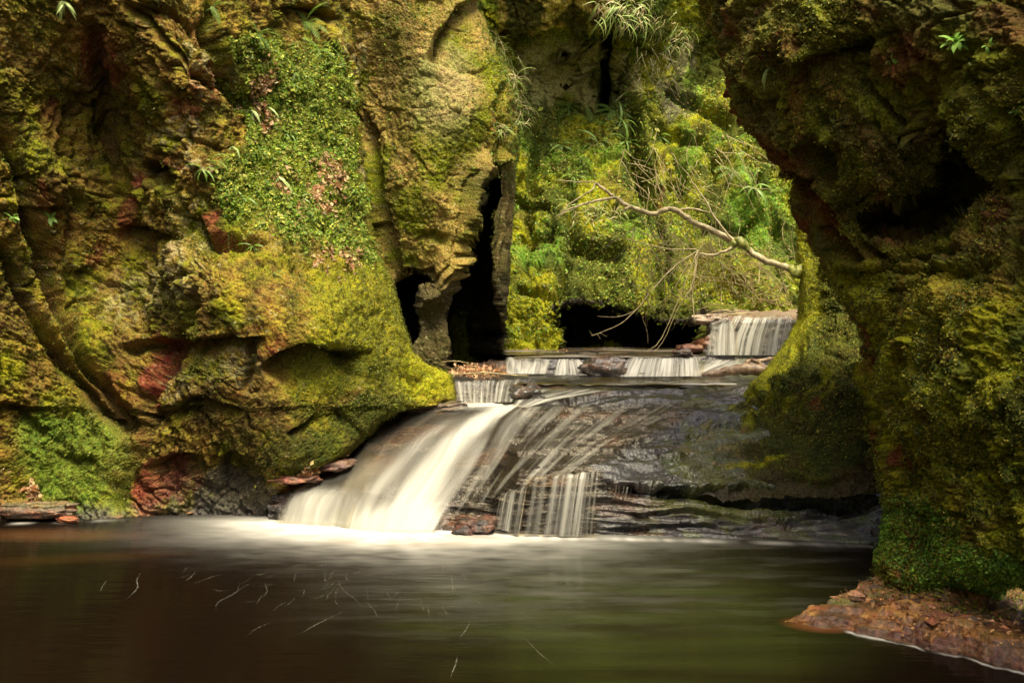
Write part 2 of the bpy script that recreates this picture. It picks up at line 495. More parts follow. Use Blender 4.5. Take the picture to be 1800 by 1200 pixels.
L_CRACKS = [
 ([(0,180),(30,300),(60,400),(100,500),(130,600),(200,720),(235,770)], 12, .40),
 ([(150,30),(170,120),(190,220),(215,330),(235,460)], 12, .25),
 ([(0,420),(50,520),(110,640),(190,740)], 10, .35),
 ([(60,530),(110,620),(160,690),(215,770)], 8, .3),
 ([(250,100),(300,180),(340,260)], 6, .16),
 ([(215,0),(290,70),(340,120),(395,175)], 7, .22),
 ([(365,0),(385,70),(410,150),(430,200)], 12, .35),
 ([(290,600),(282,650),(250,700),(240,770),(205,850),(215,900)], 11, .30),
 ([(425,600),(445,640),(420,690)], 7, .2),
 ([(345,500),(335,560),(320,600)], 5, .12),
 ([(140,180),(120,260),(140,350),(130,450)], 8, .2),
 ([(100,880),(112,905)], 6, .2), ([(55,880),(75,900)], 6, .2),
 ([(640,180),(655,300),(670,400),(700,480)], 9, .3),
 ([(380,430),(340,470),(300,500)], 5, .1)]
def l_disp(V, px, py):
    wx, wy = warp(V, px, py, 9, 51, 3)
    sm = np.clip(blob(wx, wy, 560, 700, 190, 130) * 2 + blob(wx, wy, 470, 540, 120, 60) * 1.5, 0, 1)
    d = rock_disp(V, .10, .075, .042, .026, 1, (1.2, 1.2, .8), 40, (1.0, 1.4, 2.2)) * (1 - .55 * sm) + sm * .02 * np.abs(noise(V, 18, 12))
    for pts, L, a in L_LEDGES: d -= ledge(wx, wy, pts, L, a, 2.5)
    for pts, w, a in L_CRACKS: d -= crack(wx, wy, pts, w, a * 1.1)
    # slanting gullies on the far left
    g = noise(V @ np.array([[1, .0, -.55], [0, 1, 0], [.55, 0, 1.]]), (2.6, 2.6, .5), 9)
    d -= .10 * np.abs(g) * sstep(330, 120, px)
    leafy = inpoly(wx, wy, L_IVY, 40)
    d += leafy * .05 * (np.abs(noise(V, 9, 77)) + np.abs(noise(V, 20, 78)))
    sh = np.floor((V[..., 2] * 14 + 2 * fbm(V, 1.5, 2, 5)))  # flaky bedding
    fl = blob(wx, wy, 340, 160, 60, 90) + blob(wx, wy, 330, 250, 70, 40)
    d += fl * .05 * noise(np.stack([V[..., 0] * 3, V[..., 1] * 3, sh * 1.7], -1), 1, 6)
    return d
L_IVY = [(395,60),(440,50),(600,70),(630,140),(640,300),(655,420),(680,470),(640,470),(540,440),(440,410),(360,370),(340,300),(400,260),(430,220),(410,140)]
def l_col(V, Nn, px, py, d):
    wx, wy = warp(V, px, py, 22, 61, 2.5)
    a = sstep(-.35, .45, fbm(V, 1.3, 5, 70))
    c = lerp(np.broadcast_to(OCHRE * .8, V.shape), MOSS, a)
    b = sstep(.05, .5, fbm(V, 2.6, 5, 71)); c = lerp(c, MOSSY, b * .6)
    b = sstep(.1, .45, fbm(V, (1.5, 1.5, 1.0), 5, 72)); c = lerp(c, BROWN, b * .75)
    b = sstep(.2, .45, fbm(V, 5, 4, 73)); c = lerp(c, DMOSS, b * .6)
    up = sstep(.1, .55, Nn[..., 2]); c = lerp(c, MOSSY, up * .35)
    c = lerp(c, BROWN * .5, sstep(.15, .45, fbm(V, 9, 4, 76)) * .55)
    c = lerp(c, BROWN * .45, sstep(.0, .5, fbm(V, (3.2, 3.2, .45), 3, 83)) * .55)
    c = lerp(c, OCHRE * 1.1, sstep(.1, .5, fbm(V, (3.8, 3.8, .5), 3, 84)) * .35)
    # ochre upper left
    o = blob(wx, wy, 110, 80, 130, 150); c = lerp(c, OCHRE, o * .45)
    o = blob(wx, wy, 60, 40, 50, 50); c = lerp(c, MOSS, o)
    # red sandstone
    for (cx, cy, rx, ry, ro, st) in [(265,650,16,55,12,.95),(180,110,30,50,-10,.7),(215,360,14,50,3,.8),(85,355,10,45,-20,.6),(100,205,12,12,0,.7),
        (200,800,14,60,5,.8),(270,850,28,45,30,.85),(325,850,22,18,0,.6),(360,150,38,22,20,.55),(320,190,22,14,0,.55),(380,140,10,35,-30,.6),
        (600,705,40,8,-20,.8),(190,700,30,50,0,.45),(340,690,90,16,0,.35),(480,605,14,10,0,.6),(330,50,60,20,20,.3),(30,900,60,12,0,.8),(230,930,60,30,0,.5),
        (370,385,20,14,0,.7),(400,405,40,7,12,.7),(300,285,20,8,0,.6),(170,440,8,20,0,.6),(470,620,8,30,20,.5),(420,590,60,8,0,.3),(210,780,30,40,0,.4)]:
        m = blob(wx, wy, cx, cy, rx * 1.15, ry * 1.15, ro); c = lerp(c, RED * (1.0 if st > .5 else .8), np.clip(m * 2.2, 0, 1) * st)
    bare = sstep(.05, .3, fbm(V, 1.8, 4, 85)); c = lerp(c, np.array((.19, .115, .028)), bare * .5 * sstep(640, 520, wx))
    # pale lichen and scraped stone
    for (cx, cy, rx, ry, ro, st) in [(340,100,35,20,20,.6),(300,225,40,40,0,.6),(335,285,30,24,0,.6),(365,150,30,50,-25,.45),(330,400,26,70,0,.4),(635,110,14,45,-12,.8),(600,70,10,50,-10,.4),(655,310,6,60,-5,.5),
        (310,470,26,30,-30,.35),(250,520,80,45,-10,.4),(410,640,50,40,0,.45),(315,680,40,30,0,.28),(400,130,60,12,55,.3),(720,650,60,6,40,.4)]:
        m = blob(wx, wy, cx, cy, rx, ry, ro) * sstep(-.1, .25, fbm(V, 9, 3, 75)); c = lerp(c, PALE * .8, np.clip(m * 2, 0, 1) * st)
    sp = sstep(.42, .55, noise(V, 22, 79)) * sstep(-.2, .3, fbm(V, 1.2, 2, 80)); c = lerp(c, PALE * .7, sp * .7)
    # leafy slope
    iv = inpoly(wx, wy, L_IVY, 30); c = lerp(c, GREEN * .45 + MOSS * .3, iv * .6)
    m = blob(wx, wy, 640, 560, 90, 130, -20); c = lerp(c, MOSSY * .8, np.clip(m * 2, 0, 1) * .7)
    m = blob(wx, wy, 740, 665, 60, 50, 0); c = lerp(c, MOSSY * 1.1, np.clip(m * 2, 0, 1) * .8)
    m = blob(wx, wy, 130, 810, 90, 100, 0); c = lerp(c, GREEN * .7 + MOSS * .2, np.clip(m * 2, 0, 1) * .7)
    m = blob(wx, wy, 70, 760, 50, 30, 0); c = lerp(c, GREEN, np.clip(m * 2, 0, 1) * .5)
    m = blob(wx, wy, 560, 665, 60, 90, 10); c = lerp(c, MOSSY * .9, np.clip(m * 2, 0, 1) * .5)
    m = np.clip(blob(wx, wy, 560, 770, 170, 70, -25) * 1.6, 0, 1) * sstep(-.3, .3, fbm(V, 3, 4, 81)); c = lerp(c, DMOSS * .9, m * .8)
    m = np.clip(blob(wx, wy, 400, 740, 160, 60, 0) * 1.6, 0, 1) * sstep(-.2, .3, fbm(V, 3, 4, 82)); c = lerp(c, BROWN * .6, m * .7)
    m = np.clip(blob(wx, wy, 580, 640, 110, 30, 0) * 1.6, 0, 1); c = lerp(c, DMOSS, m * .5)
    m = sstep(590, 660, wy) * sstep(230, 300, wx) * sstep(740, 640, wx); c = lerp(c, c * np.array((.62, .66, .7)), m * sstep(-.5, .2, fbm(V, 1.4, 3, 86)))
    # damp dark foot by the pool
    m = inpoly(px, wy, [(360,810),(470,830),(500,860),(500,970),(300,970),(330,870)], 20); c = lerp(c, GREY * .45, m * .85)
    m = sstep(885, 905, wy) * sstep(520, 440, px); c = lerp(c, WET_AND_SHADE * .9, m * .7)
    m = blob(wx, wy, 600, 770, 110, 30, -35); c = lerp(c, DMOSS, np.clip(m * 2, 0, 1) * .6)
    deep = sstep(-.18, -.45, d); c = lerp(c, BROWN, deep * .6)  # bare brown rock in deep clefts, their shade put into the colour
    return np.clip(c, .006, .8)
def l_wet(V, Nn, px, py):
    return np.clip(sstep(870, 905, py) * .9 + .5 * blob(px, py, 330, 860, 70, 50), 0, 1)
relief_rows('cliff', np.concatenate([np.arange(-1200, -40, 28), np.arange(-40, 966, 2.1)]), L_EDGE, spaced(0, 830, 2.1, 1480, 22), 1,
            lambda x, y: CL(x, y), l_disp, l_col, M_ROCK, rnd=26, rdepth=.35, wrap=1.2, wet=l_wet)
SURF['left'] = SURF['cliff']
tag(SURF['left']['obj'], 'tall mossy sandstone cliff with a leafy green slope, left of the waterfall', None)

# ------------------------------------------------------------------ CENTRE BUTTRESS WITH CAVES
CB = TPS([(500,-1200,16),(900,-1200,16),(560,0,15),(560,300,15),(560,650,14.5),(640,0,14.4),(700,100,14.1),(760,200,13.7),(830,200,13.8),(900,200,14.5),(850,30,14.6),(800,20,14.2),
 (700,300,13.9),(780,350,13.6),(700,420,13.9),(750,450,13.8),(650,430,14.4),(860,350,14.3),(870,500,14.25),(870,620,14.1),(740,560,14.0),(760,620,13.75),(820,650,13.9),(870,690,14),(650,150,14.5),(640,300,14.4)])
B_EDGE = edgef([(-1200,835),(0,848),(60,866),(130,903),(200,915),(300,913),(400,904),(520,894),(600,885),(700,885)])
B_CAVE = [(878,276),(854,284),(832,310),(817,362),(800,430),(789,495),(784,556),(789,600),(791,650),(886,650),(884,610),(886,578),(876,525),(866,480),(864,430),(870,385),(880,345)]
B_ARCH = [(803,340),(813,296),(850,270),(868,285),(848,325),(822,400),(806,450),(797,400)]
B_CAVE2 = [(688,505),(730,486),(764,496),(745,528),(738,560),(742,590),(728,612),(712,590),(698,550)]
def cw(x, y): return warp(W(x, y, 14.0), x, y, 5, 52, 3)
def b_disp(V, px, py):
    wx, wy = warp(V, px, py, 5, 52, 3)
    d = rock_disp(V, .08, .035, .020, .018, 3, (1.3, 1.3, .7)) * (1 - .9 * np.maximum(inpoly(*cw(px, py), B_CAVE, 4), inpoly(*cw(px, py), B_CAVE2, 4)))
    d -= .12 * inpoly(wx, wy, [(712,428),(740,404),(775,402),(795,412),(788,440),(750,430)], 14)
    d -= ledge(wx, wy, [(745,112),(765,62),(808,10),(850,-10)], 45, -.0 + .35, 3)
    d -= ledge(wx, wy, [(660,390),(672,412),(690,420)], 12, .4)
    d += rib(wx, wy, [(862,268),(835,300),(818,360),(805,430),(775,500),(745,560)], 14, -.35) * -1 * -1
    for k, off in enumerate((-14, -2, 9)):
        d -= crack(wx, wy, [(850+off,285),(828+off,330),(815+off,400),(800+off,460),(768+off,510)], 3.2, .14)
    d *= 1 - .6 * sstep(850, 865, px) * sstep(300, 340, py)
    for x0 in (880, 892):
        d -= crack(wx, wy, [(x0+8,300),(x0+4,400),(x0-6,480),(x0-2,560),(x0-4,640)], 3.0, .09)
    d -= crack(wx, wy, [(640,190),(655,300),(665,380),(690,470),(710,500)], 10, .3)
    d -= ledge(wx, wy, [(700,470),(740,478),(768,470)], 18, .15)
    st = noise(V, (2, 2, 14), 5); d += .006 * st
    d += .05 * noise(V, (5, 5, .6), 6) * sstep(250, 330, py) * sstep(770, 820, px)
    edge = sstep(850, 900, px) * sstep(60, 180, py) * sstep(330, 240, py); d += edge * .1 * fbm(V, 6, 3, 8)
    d -= crack(wx, wy, [(885,140),(880,200),(888,260),(880,290)], 6, .35)
    return d
def b_col(V, Nn, px, py, d):
    wx0, wy0 = cw(px, py)
    wx, wy = warp(V, px, py, 14, 63, 2.5)
    a = sstep(-.4, .4, fbm(V, 1.6, 5, 170))
    c = lerp(np.broadcast_to(np.array((.27, .20, .045)), V.shape), MOSS * 1.1, a)
    c = lerp(c, np.array((.17, .12, .03)), sstep(0, .5, fbm(V, (2, 2, 1), 5, 171)) * .6)
    c = lerp(c, PALE * .75, np.clip(blob(wx, wy, 780, 160, 60, 90) * 1.6, 0, 1) * .35)
    c = lerp(c, PALE * .75, np.clip(blob(wx, wy, 640, 110, 14, 60, -8) * 2, 0, 1) * .7 * sstep(-.2, .3, fbm(V, 8, 3, 172)))
    c = lerp(c, BROWN, np.clip(blob(wx, wy, 700, 90, 40, 110) * 2, 0, 1) * .6)
    c = lerp(c, MOSSY, np.clip(blob(wx, wy, 880, 200, 30, 110) * 2, 0, 1) * .5)
    c = lerp(c, RED, np.clip(blob(wx, wy, 868, 215, 6, 25) * 2, 0, 1) * .6)
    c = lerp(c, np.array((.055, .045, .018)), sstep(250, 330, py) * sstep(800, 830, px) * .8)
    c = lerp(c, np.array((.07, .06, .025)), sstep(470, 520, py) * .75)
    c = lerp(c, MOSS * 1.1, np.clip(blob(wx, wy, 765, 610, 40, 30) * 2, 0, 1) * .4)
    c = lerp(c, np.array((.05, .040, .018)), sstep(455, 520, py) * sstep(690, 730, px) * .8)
    sp = sstep(.42, .55, noise(V, 20, 179)); c = lerp(c, PALE * .7, sp * .5)
    sp = sstep(.3, .5, noise(V, 26, 180)); c = lerp(c, DMOSS, sp * .5)
    c = lerp(c, WET_AND_SHADE * 1.2, np.maximum(inpoly(wx0, wy0, B_CAVE, 4), inpoly(wx0, wy0, B_CAVE2, 4)))  # shade inside both caves painted into the rock colour
    return np.clip(c, .006, .8)
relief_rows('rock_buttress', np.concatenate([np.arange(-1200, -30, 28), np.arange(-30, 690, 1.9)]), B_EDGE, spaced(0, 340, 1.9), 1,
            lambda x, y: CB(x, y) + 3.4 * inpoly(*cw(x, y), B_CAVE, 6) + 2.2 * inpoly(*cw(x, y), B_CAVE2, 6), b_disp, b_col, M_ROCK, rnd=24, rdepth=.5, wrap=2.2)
tag(SURF['rock_buttress']['obj'], 'yellowish sandstone buttress with a tall black cave at its foot')

# ------------------------------------------------------------------ BACK CLIFF
CA = TPS([(820,-1200,24),(1200,-1200,25),(1500,-1200,22),(950,30,19.2),(900,60,19.5),(1000,120,20.4),(1060,150,20.6),(1000,200,20.8),(930,260,20),(1050,300,19.8),(920,380,19.2),(1000,400,18.7),
 (1040,480,17.8),(1100,520,17.4),(1200,530,17.2),(1250,450,18.4),(1300,350,19.6),(1350,400,19.2),(1350,250,20.5),(1200,200,21),(1200,100,21.8),(1130,60,19.8),
 (1400,540,18),(1300,548,17.9),(900,610,16.9),(960,610,17),(890,540,17.4),(960,520,17.3),(900,450,18.6),(1100,610,17),(1230,610,17),(1400,620,17),(1500,300,20),(1500,550,17),(820,300,19),(1100,400,19)])
A_CAVE = [(968,552),(1000,530),(1060,532),(1110,545),(1160,566),(1232,562),(1240,622),(978,624),(985,592)]
def a_disp(V, px, py):
    wx, wy = warp(V, px, py, 8, 53, 1.6)
    d = rock_disp(V, .22, .13, .05, .025, 5, (1.1, 1.1, .65), 15, (1.1, 1.1, 1.0))
    d -= ledge(wx, wy, [(880,50),(910,72),(960,62),(1000,60),(1040,68),(1090,50)], 60, .35, 3)
    d -= ledge(wx, wy, [(880,75),(920,60),(1000,40),(1060,20)], 10, .25, 3)
    d -= crack(wx, wy, [(1065,50),(1070,90),(1058,130),(1062,190)], 6, .7)
    d -= ledge(wx, wy, [(1170,150),(1210,170),(1260,185),(1300,200)], 30, .5)
    d -= ledge(wx, wy, [(900,330),(940,350),(975,352)], 20, .3)
    d -= ledge(wx, wy, [(985,440),(1000,400),(1060,412),(1110,430)], 40, .6)
    d -= crack(wx, wy, [(995,440),(985,500),(975,530)], 8, .5)
    d -= crack(wx, wy, [(1110,190),(1118,240),(1130,330),(1140,400)], 9, .4)
    for pts in ([(1190,240),(1202,300),(1198,345)], [(1232,215),(1250,270),(1262,330)], [(945,240),(938,300),(950,345)], [(1010,330),(1004,390),(1012,440)], [(1215,400),(1232,470),(1225,520)],
                [(1160,380),(1170,450),(1185,520)], [(1330,300),(1345,350),(1372,420)], [(920,360),(930,420),(922,470)]):
        d -= crack(wx, wy, pts, 7, .45)
    for pts, L in (([(905,395),(940,400),(975,392)], 18), ([(1120,300),(1160,312),(1210,305)], 22), ([(1230,380),(1280,395),(1330,385)], 22), ([(1150,215),(1200,228),(1260,222)], 20), ([(900,500),(940,512),(985,505)], 14)):
        d -= ledge(wx, wy, pts, L, .4)
    d += crack(wx, wy, [(1105,130),(1125,230),(1150,320),(1165,360)], 9, .5)
    d += crack(wx, wy, [(1230,470),(1290,520),(1330,550)], 14, .5)
    d += crack(wx, wy, [(1270,250),(1290,330),(1350,400)], 16, .4)
    d -= crack(wx, wy, [(1290,500),(1310,540)], 9, .6)
    d -= crack(wx, wy, [(1150,440),(1160,540)], 9, .4)
    return d
def a_col(V, Nn, px, py, d):
    wx, wy = warp(V, px, py, 16, 64, 1.8)
    a = sstep(-.4, .4, fbm(V, 1.2, 5, 270))
    c = lerp(np.broadcast_to(MOSS * 1.1, V.shape), MOSSY * 1.0, a)
    c = lerp(c, GREEN * .8, sstep(0, .5, fbm(V, 1.1, 4, 271)) * .8)
    c = lerp(c, BROWN, sstep(.15, .5, fbm(V, 1.7, 4, 272)) * .6)
    c = lerp(c, np.array((.27, .25, .08)), inpoly(wx, wy, [(905,85),(1050,70),(1130,100),(1110,220),(1040,210),(990,180),(920,230)], 20) * .9)
    c = lerp(c, np.array((.40, .32, .06)), inpoly(wx, wy, [(860,-20),(1070,-20),(1065,50),(1000,62),(870,80)], 12) * .9)
    c = lerp(c, PALE * .9, np.clip(blob(wx, wy, 1205, 100, 28, 40) * 2, 0, 1) * .8)
    c = lerp(c, np.array((.22, .34, .03)), np.clip(blob(wx, wy, 1222, 140, 14, 32, -25) * 2.5, 0, 1) * .9)
    c = lerp(c, GREY, np.clip(blob(wx, wy, 1190, 170, 40, 30) * 2, 0, 1) * .6)
    c = lerp(c, GREEN * 1.2, np.clip(blob(wx, wy, 1330, 380, 60, 50) * 2, 0, 1) * .8)
    c = lerp(c, GREEN * 1.1, np.clip(blob(wx, wy, 940, 440, 50, 25) * 2, 0, 1) * .8)
    c = lerp(c, DMOSS * 1.1, inpoly(wx, wy, [(980,440),(1000,400),(1110,415),(1130,560),(990,545)], 14) * .85)
    c = lerp(c, DMOSS * 1.2, inpoly(wx, wy, [(1105,190),(1135,190),(1160,340),(1120,400),(1090,300)], 10) * .7)
    c = lerp(c, DMOSS * 1.0, sstep(.0, .3, fbm(V, (1.6, 1.6, .7), 4, 275)) * .85)
    c = lerp(c, RED, np.clip(blob(wx, wy, 1160, 320, 6, 60, -12) * 2, 0, 1) * .5)
    c = lerp(c, BROWN * 1.4, np.clip(blob(wx, wy, 1300, 480, 90, 40, 20) * 2, 0, 1) * .5)
    c = lerp(c, MOSSY * 1.15, np.clip(blob(wx, wy, 930, 560, 50, 60) * 2, 0, 1) * .6)
    c = lerp(c, WET_AND_SHADE * 1.3, inpoly(px, py + 6, A_CAVE, 5) * .95)  # cave under the far ledge painted dark, its shade put into colour
    return np.clip(c, .006, .8)
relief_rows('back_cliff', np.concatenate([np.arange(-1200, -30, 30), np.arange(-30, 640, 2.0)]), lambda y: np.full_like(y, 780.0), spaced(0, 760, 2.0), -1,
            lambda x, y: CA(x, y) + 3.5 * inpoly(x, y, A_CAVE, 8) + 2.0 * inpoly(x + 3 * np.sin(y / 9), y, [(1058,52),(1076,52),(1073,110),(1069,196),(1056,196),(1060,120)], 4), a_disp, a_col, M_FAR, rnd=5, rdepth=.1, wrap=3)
tag(SURF['back_cliff']['obj'], 'far ivy-covered gorge wall behind the upper waterfall')

# ------------------------------------------------------------------ WATERFALL LEDGE
ST_X = [470, 560, 640, 720, 800, 860, 910, 1000, 1150, 1240, 1300, 1400, 1600]
ST_Y = np.array([
 [800,808,815,820,825,830,835,855,868,912,945],
 [760,770,780,790,800,806,815,848,864,916,948],
 [700,705,710,715,720,732,780,845,864,925,955],
 [690,695,700,705,711,722,775,850,880,930,960],
 [645,652,658,668,706,716,770,850,885,932,962],
 [630,640,656,664,709,716,770,840,870,935,965],
 [614,628,655,664,690,716,760,815,842,938,968],
 [612,628,658,668,688,716,762,812,838,940,970],
 [612,626,656,666,686,710,760,800,845,943,973],
 [612,624,655,668,686,710,760,820,850,946,976],
 [614,626,652,664,680,705,760,825,855,948,978],
 [620,630,652,664,680,705,760,835,862,950,980],
 [620,630,652,664,680,705,760,840,866,955,985]], float)
ST_D = np.array([
 [12.2,12.0,11.8,11.6,11.4,11.2,11.0,10.8,10.65,10.5,10.5],
 [12.5,12.4,12.2,12.0,11.8,11.6,11.4,10.75,10.6,10.42,10.4],
 [12.6,12.5,12.4,12.3,12.15,11.9,11.2,10.55,10.4,10.19,10.1],
 [12.8,12.7,12.6,12.4,12.2,11.95,11.2,10.5,10.25,10.06,10.0],
 [14.0,13.7,13.3,12.7,12.4,12.0,11.25,10.5,10.2,10.01,9.95],
 [14.6,14.1,13.5,12.75,12.4,12.0,11.2,10.5,10.15,9.94,9.9],
 [17.3,14.7,14.3,13.2,12.6,12.0,11.2,10.35,9.98,9.86,9.8],
 [17.3,14.6,14.35,13.2,12.4,11.8,11.0,10.25,9.95,9.82,9.8],
 [17.3,14.7,14.4,13.3,12.45,11.9,11.0,10.4,9.95,9.75,9.7],
 [17.0,15.0,14.5,13.3,12.4,11.9,11.2,10.4,10.1,9.68,9.65],
 [16.5,15.0,14.5,13.2,12.4,12.0,11.3,10.55,10.3,9.63,9.6],
 [16.0,15.0,14.5,13.2,12.4,12.0,11.3,10.6,10.35,9.58,9.5],
 [16.0,15.0,14.5,13.2,12.4,12.0,11.3,10.6,10.35,9.47,9.4]], float)
NK = ST_Y.shape[1]
def f_tab(px):
    Y = np.stack([np.interp(px, ST_X, ST_Y[:, k]) for k in range(NK)], -1)
    D = np.stack([np.interp(px, ST_X, ST_D[:, k]) for k in range(NK)], -1)
    return Y, D
def f_depth(px, py):
    Y, D = f_tab(px)
    out = D[..., 0].copy()
    for k in range(NK - 1):
        t = (py - Y[..., k]) / (Y[..., k + 1] - Y[..., k])
        m = t >= 0
        out = np.where(m, D[..., k] + (D[..., k + 1] - D[..., k]) * np.minimum(t, 1), out)
    return out
def in_channel(px, py):
    return inpoly(px, py, [(690,712),(930,705),(900,790),(820,860),(775,960),(470,960),(480,860),(560,830),(630,780)], 14)
def f_disp(V, px, py):
    wx, wy = warp(V, px, py, 6, 54, 2.5)
    ch = in_channel(px, py)
    lay = fbm(V, (.9, .9, 13), 3, 301)
    lay2 = np.abs(noise(V, (.7, 1.0, 16), 305))
    sl = V[..., 2] * 10 + 1.1 * fbm(V, (.7, .7, .3), 3, 308); sfr = sl - np.floor(sl)
    sl2 = V[..., 2] * 27 + 2.0 * fbm(V, (1.1, 1.1, .5), 3, 309); sfr2 = sl2 - np.floor(sl2)
    fa, fe = facets(V + .12 * lay[..., None] + .06 * fbm(V, 4, 2, 307)[..., None], (.8, 1.4, 9), 306)
    d = .05 * lay + .03 * (lay2 - .3) + .012 * fbm(V, 6, 3, 302) + .006 * np.abs(noise(V, (5, 12, 40), 303)) - .045 * (sfr * sstep(1.0, .88, sfr)) * sstep(-.3, .3, fbm(V, 1.3, 2, 311)) - .018 * (sfr2 * sstep(1.0, .85, sfr2)) * sstep(-.3, .2, fbm(V, 2.0, 2, 312))
    d += .016 * (ridge(V, (2.5, 6, 6), 4, 310) - 1) * sstep(870, 960, px) * sstep(690, 720, py) * sstep(850, 800, py)
    d *= (1 - .85 * ch)
    for pts, L, a in [([(1040,838),(1150,846),(1240,852),(1330,858),(1440,862),(1560,868)], 16, .45), ([(1100,898),(1200,893),(1330,898),(1500,884)], 9, .12),
                      ([(1060,930),(1180,918),(1330,912),(1460,905)], 8, .12), ([(930,842),(1000,826),(1060,836)], 20, .10),
                      ([(1000,720),(1080,712),(1180,706),(1260,702)], 5, .10), ([(1080,690),(1160,683),(1240,686)], 5, .10), ([(1080,772),(1180,760),(1260,765)], 7, .09),
                      ([(960,690),(1030,698),(1100,690)], 5, .09),([(1020,742),(1120,735),(1240,730)], 6, .07),([(950,790),(1060,785),(1150,795),(1230,800)], 7, .09)]:
        d -= ledge(wx, wy, pts, L, a, 2)
    return d
def f_col(V, Nn, px, py, d):
    wx, wy = warp(V, px, py, 14, 65, 2.5)
    c = lerp(np.broadcast_to(np.array((.026, .024, .020)), V.shape), BLACK * .8, sstep(-.2, .4, fbm(V, (1.2, 1.2, 6), 5, 370)))
    c = lerp(c, np.array((.10, .055, .032)), sstep(.25, .5, fbm(V, (1.4, 1.4, 5), 4, 371)) * .4)
    c = lerp(c, DMOSS * 1.2, sstep(0, .45, fbm(V, 3, 4, 372)) * sstep(1080, 1250, px) * .8)
    c = lerp(c, ORANGE * .4, np.clip(blob(wx, wy, 825, 915, 45, 22) * 2, 0, 1) * .5)
    c = lerp(c, ORANGE * .6, np.clip(blob(wx, wy, 720, 722, 50, 8) * 2, 0, 1) * .8)
    c = lerp(c, ORANGE * .6, np.clip(blob(wx, wy, 540, 835, 60, 14, -18) * 2, 0, 1) * .8)
    c = lerp(c, MOSS * .8, np.clip(blob(wx, wy, 1290, 800, 90, 60) * 2, 0, 1) * .5)
    c = lerp(c, np.array((.30, .20, .12)), inpoly(wx, wy, [(780,640),(880,640),(900,655),(800,662),(770,655)], 6) * .6)
    c = lerp(c, MOSS * .6, np.clip(blob(wx, wy, 1270, 885, 130, 14, -3) * 2, 0, 1) * .7)
    return np.clip(c, .01, .6)
ys_t = np.concatenate([np.linspace(k, k + 1, n, endpoint=False) for k, n in zip(range(NK - 1), [10, 22, 12, 18, 26, 34, 34, 16, 60, 10])] + [np.array([NK - 1.0])])
pxs = np.arange(470, 1600, 1.9)
Yt, Dt = f_tab(pxs)
kk = np.minimum(ys_t.astype(int), NK - 2); fr_ = ys_t - kk
PYf = (Yt[:, kk] * (1 - fr_) + Yt[:, kk + 1] * fr_).T
Df = (Dt[:, kk] * (1 - fr_) + Dt[:, kk + 1] * fr_)
ker = np.array([1, 2, 3, 2, 1.]) / 9
Df = np.apply_along_axis(lambda r: np.convolve(np.pad(r, 2, 'edge'), ker, 'valid'), 1, Df).T
PXf = np.repeat(pxs[None], len(ys_t), 0)
Vf = W(PXf, PYf, Df)
Nf = gridnormals(Vf)
if Nf[..., 1].mean() > 0: Nf = -Nf; ff = True
else: ff = False
df = f_disp(Vf, PXf, PYf)
V2 = Vf + Nf * df[..., None]
N2 = gridnormals(V2) * (-1 if ff else 1)
# close the block down into the river bed
wetf = np.clip(.95 - .5 * sstep(1150, 1400, PXf) * sstep(-.1, .4, fbm(Vf, 3, 3, 380)), 0, 1)
colf = f_col(V2, N2, PXf, PYf, df)
o = mesh_from('rock_ledge', V2, gridfaces(*PXf.shape, flip=not ff), M_WET, {'tint': colf, 'wet': wetf})
tag(o, 'wet layered rock ledge under the lower waterfall', None, None, 'structure')
SURF['ledge'] = dict(V=V2, N=N2, px=PXf, py=PYf, obj=o)

# upper step behind the small fall
def h_disp(V, px, py):
    return .05 * fbm(V, (2, 2, 9), 3, 401) + .03 * fbm(V, 8, 2, 402)
def h_col(V, Nn, px, py, d):
    c = lerp(np.broadcast_to(np.array((.06, .05, .035)), V.shape), np.array((.28, .2, .13)), sstep(566, 556, py) * .7)
    return lerp(c, ORANGE * .5, np.clip(blob(px, py, 1225, 605, 25, 12, -25) * 2, 0, 1) * .8)
H_EDGE = edgef([(545,1262),(553,1255),(566,1242),(585,1238),(600,1215),(612,1190),(635,1180)])
def h_depth(x, y):
    return np.interp(y, [540, 549, 553, 560, 625, 640], [19.5, 17.2, 15.6, 15.35, 15.25, 15.2]) + .6 * sstep(1245, 1190, x)
relief_rows('upper_step', np.concatenate([np.arange(540, 553, 1.), np.arange(553, 640, 1.6)]), H_EDGE, spaced(0, 230, 2), -1,
            h_depth, h_disp, h_col, M_WET, rnd=10, rdepth=.3, wrap=1.5, wet=lambda V, n, x, y: np.full(x.shape, .8))
tag(SURF['upper_step']['obj'], 'dark rock step under the upper waterfall')

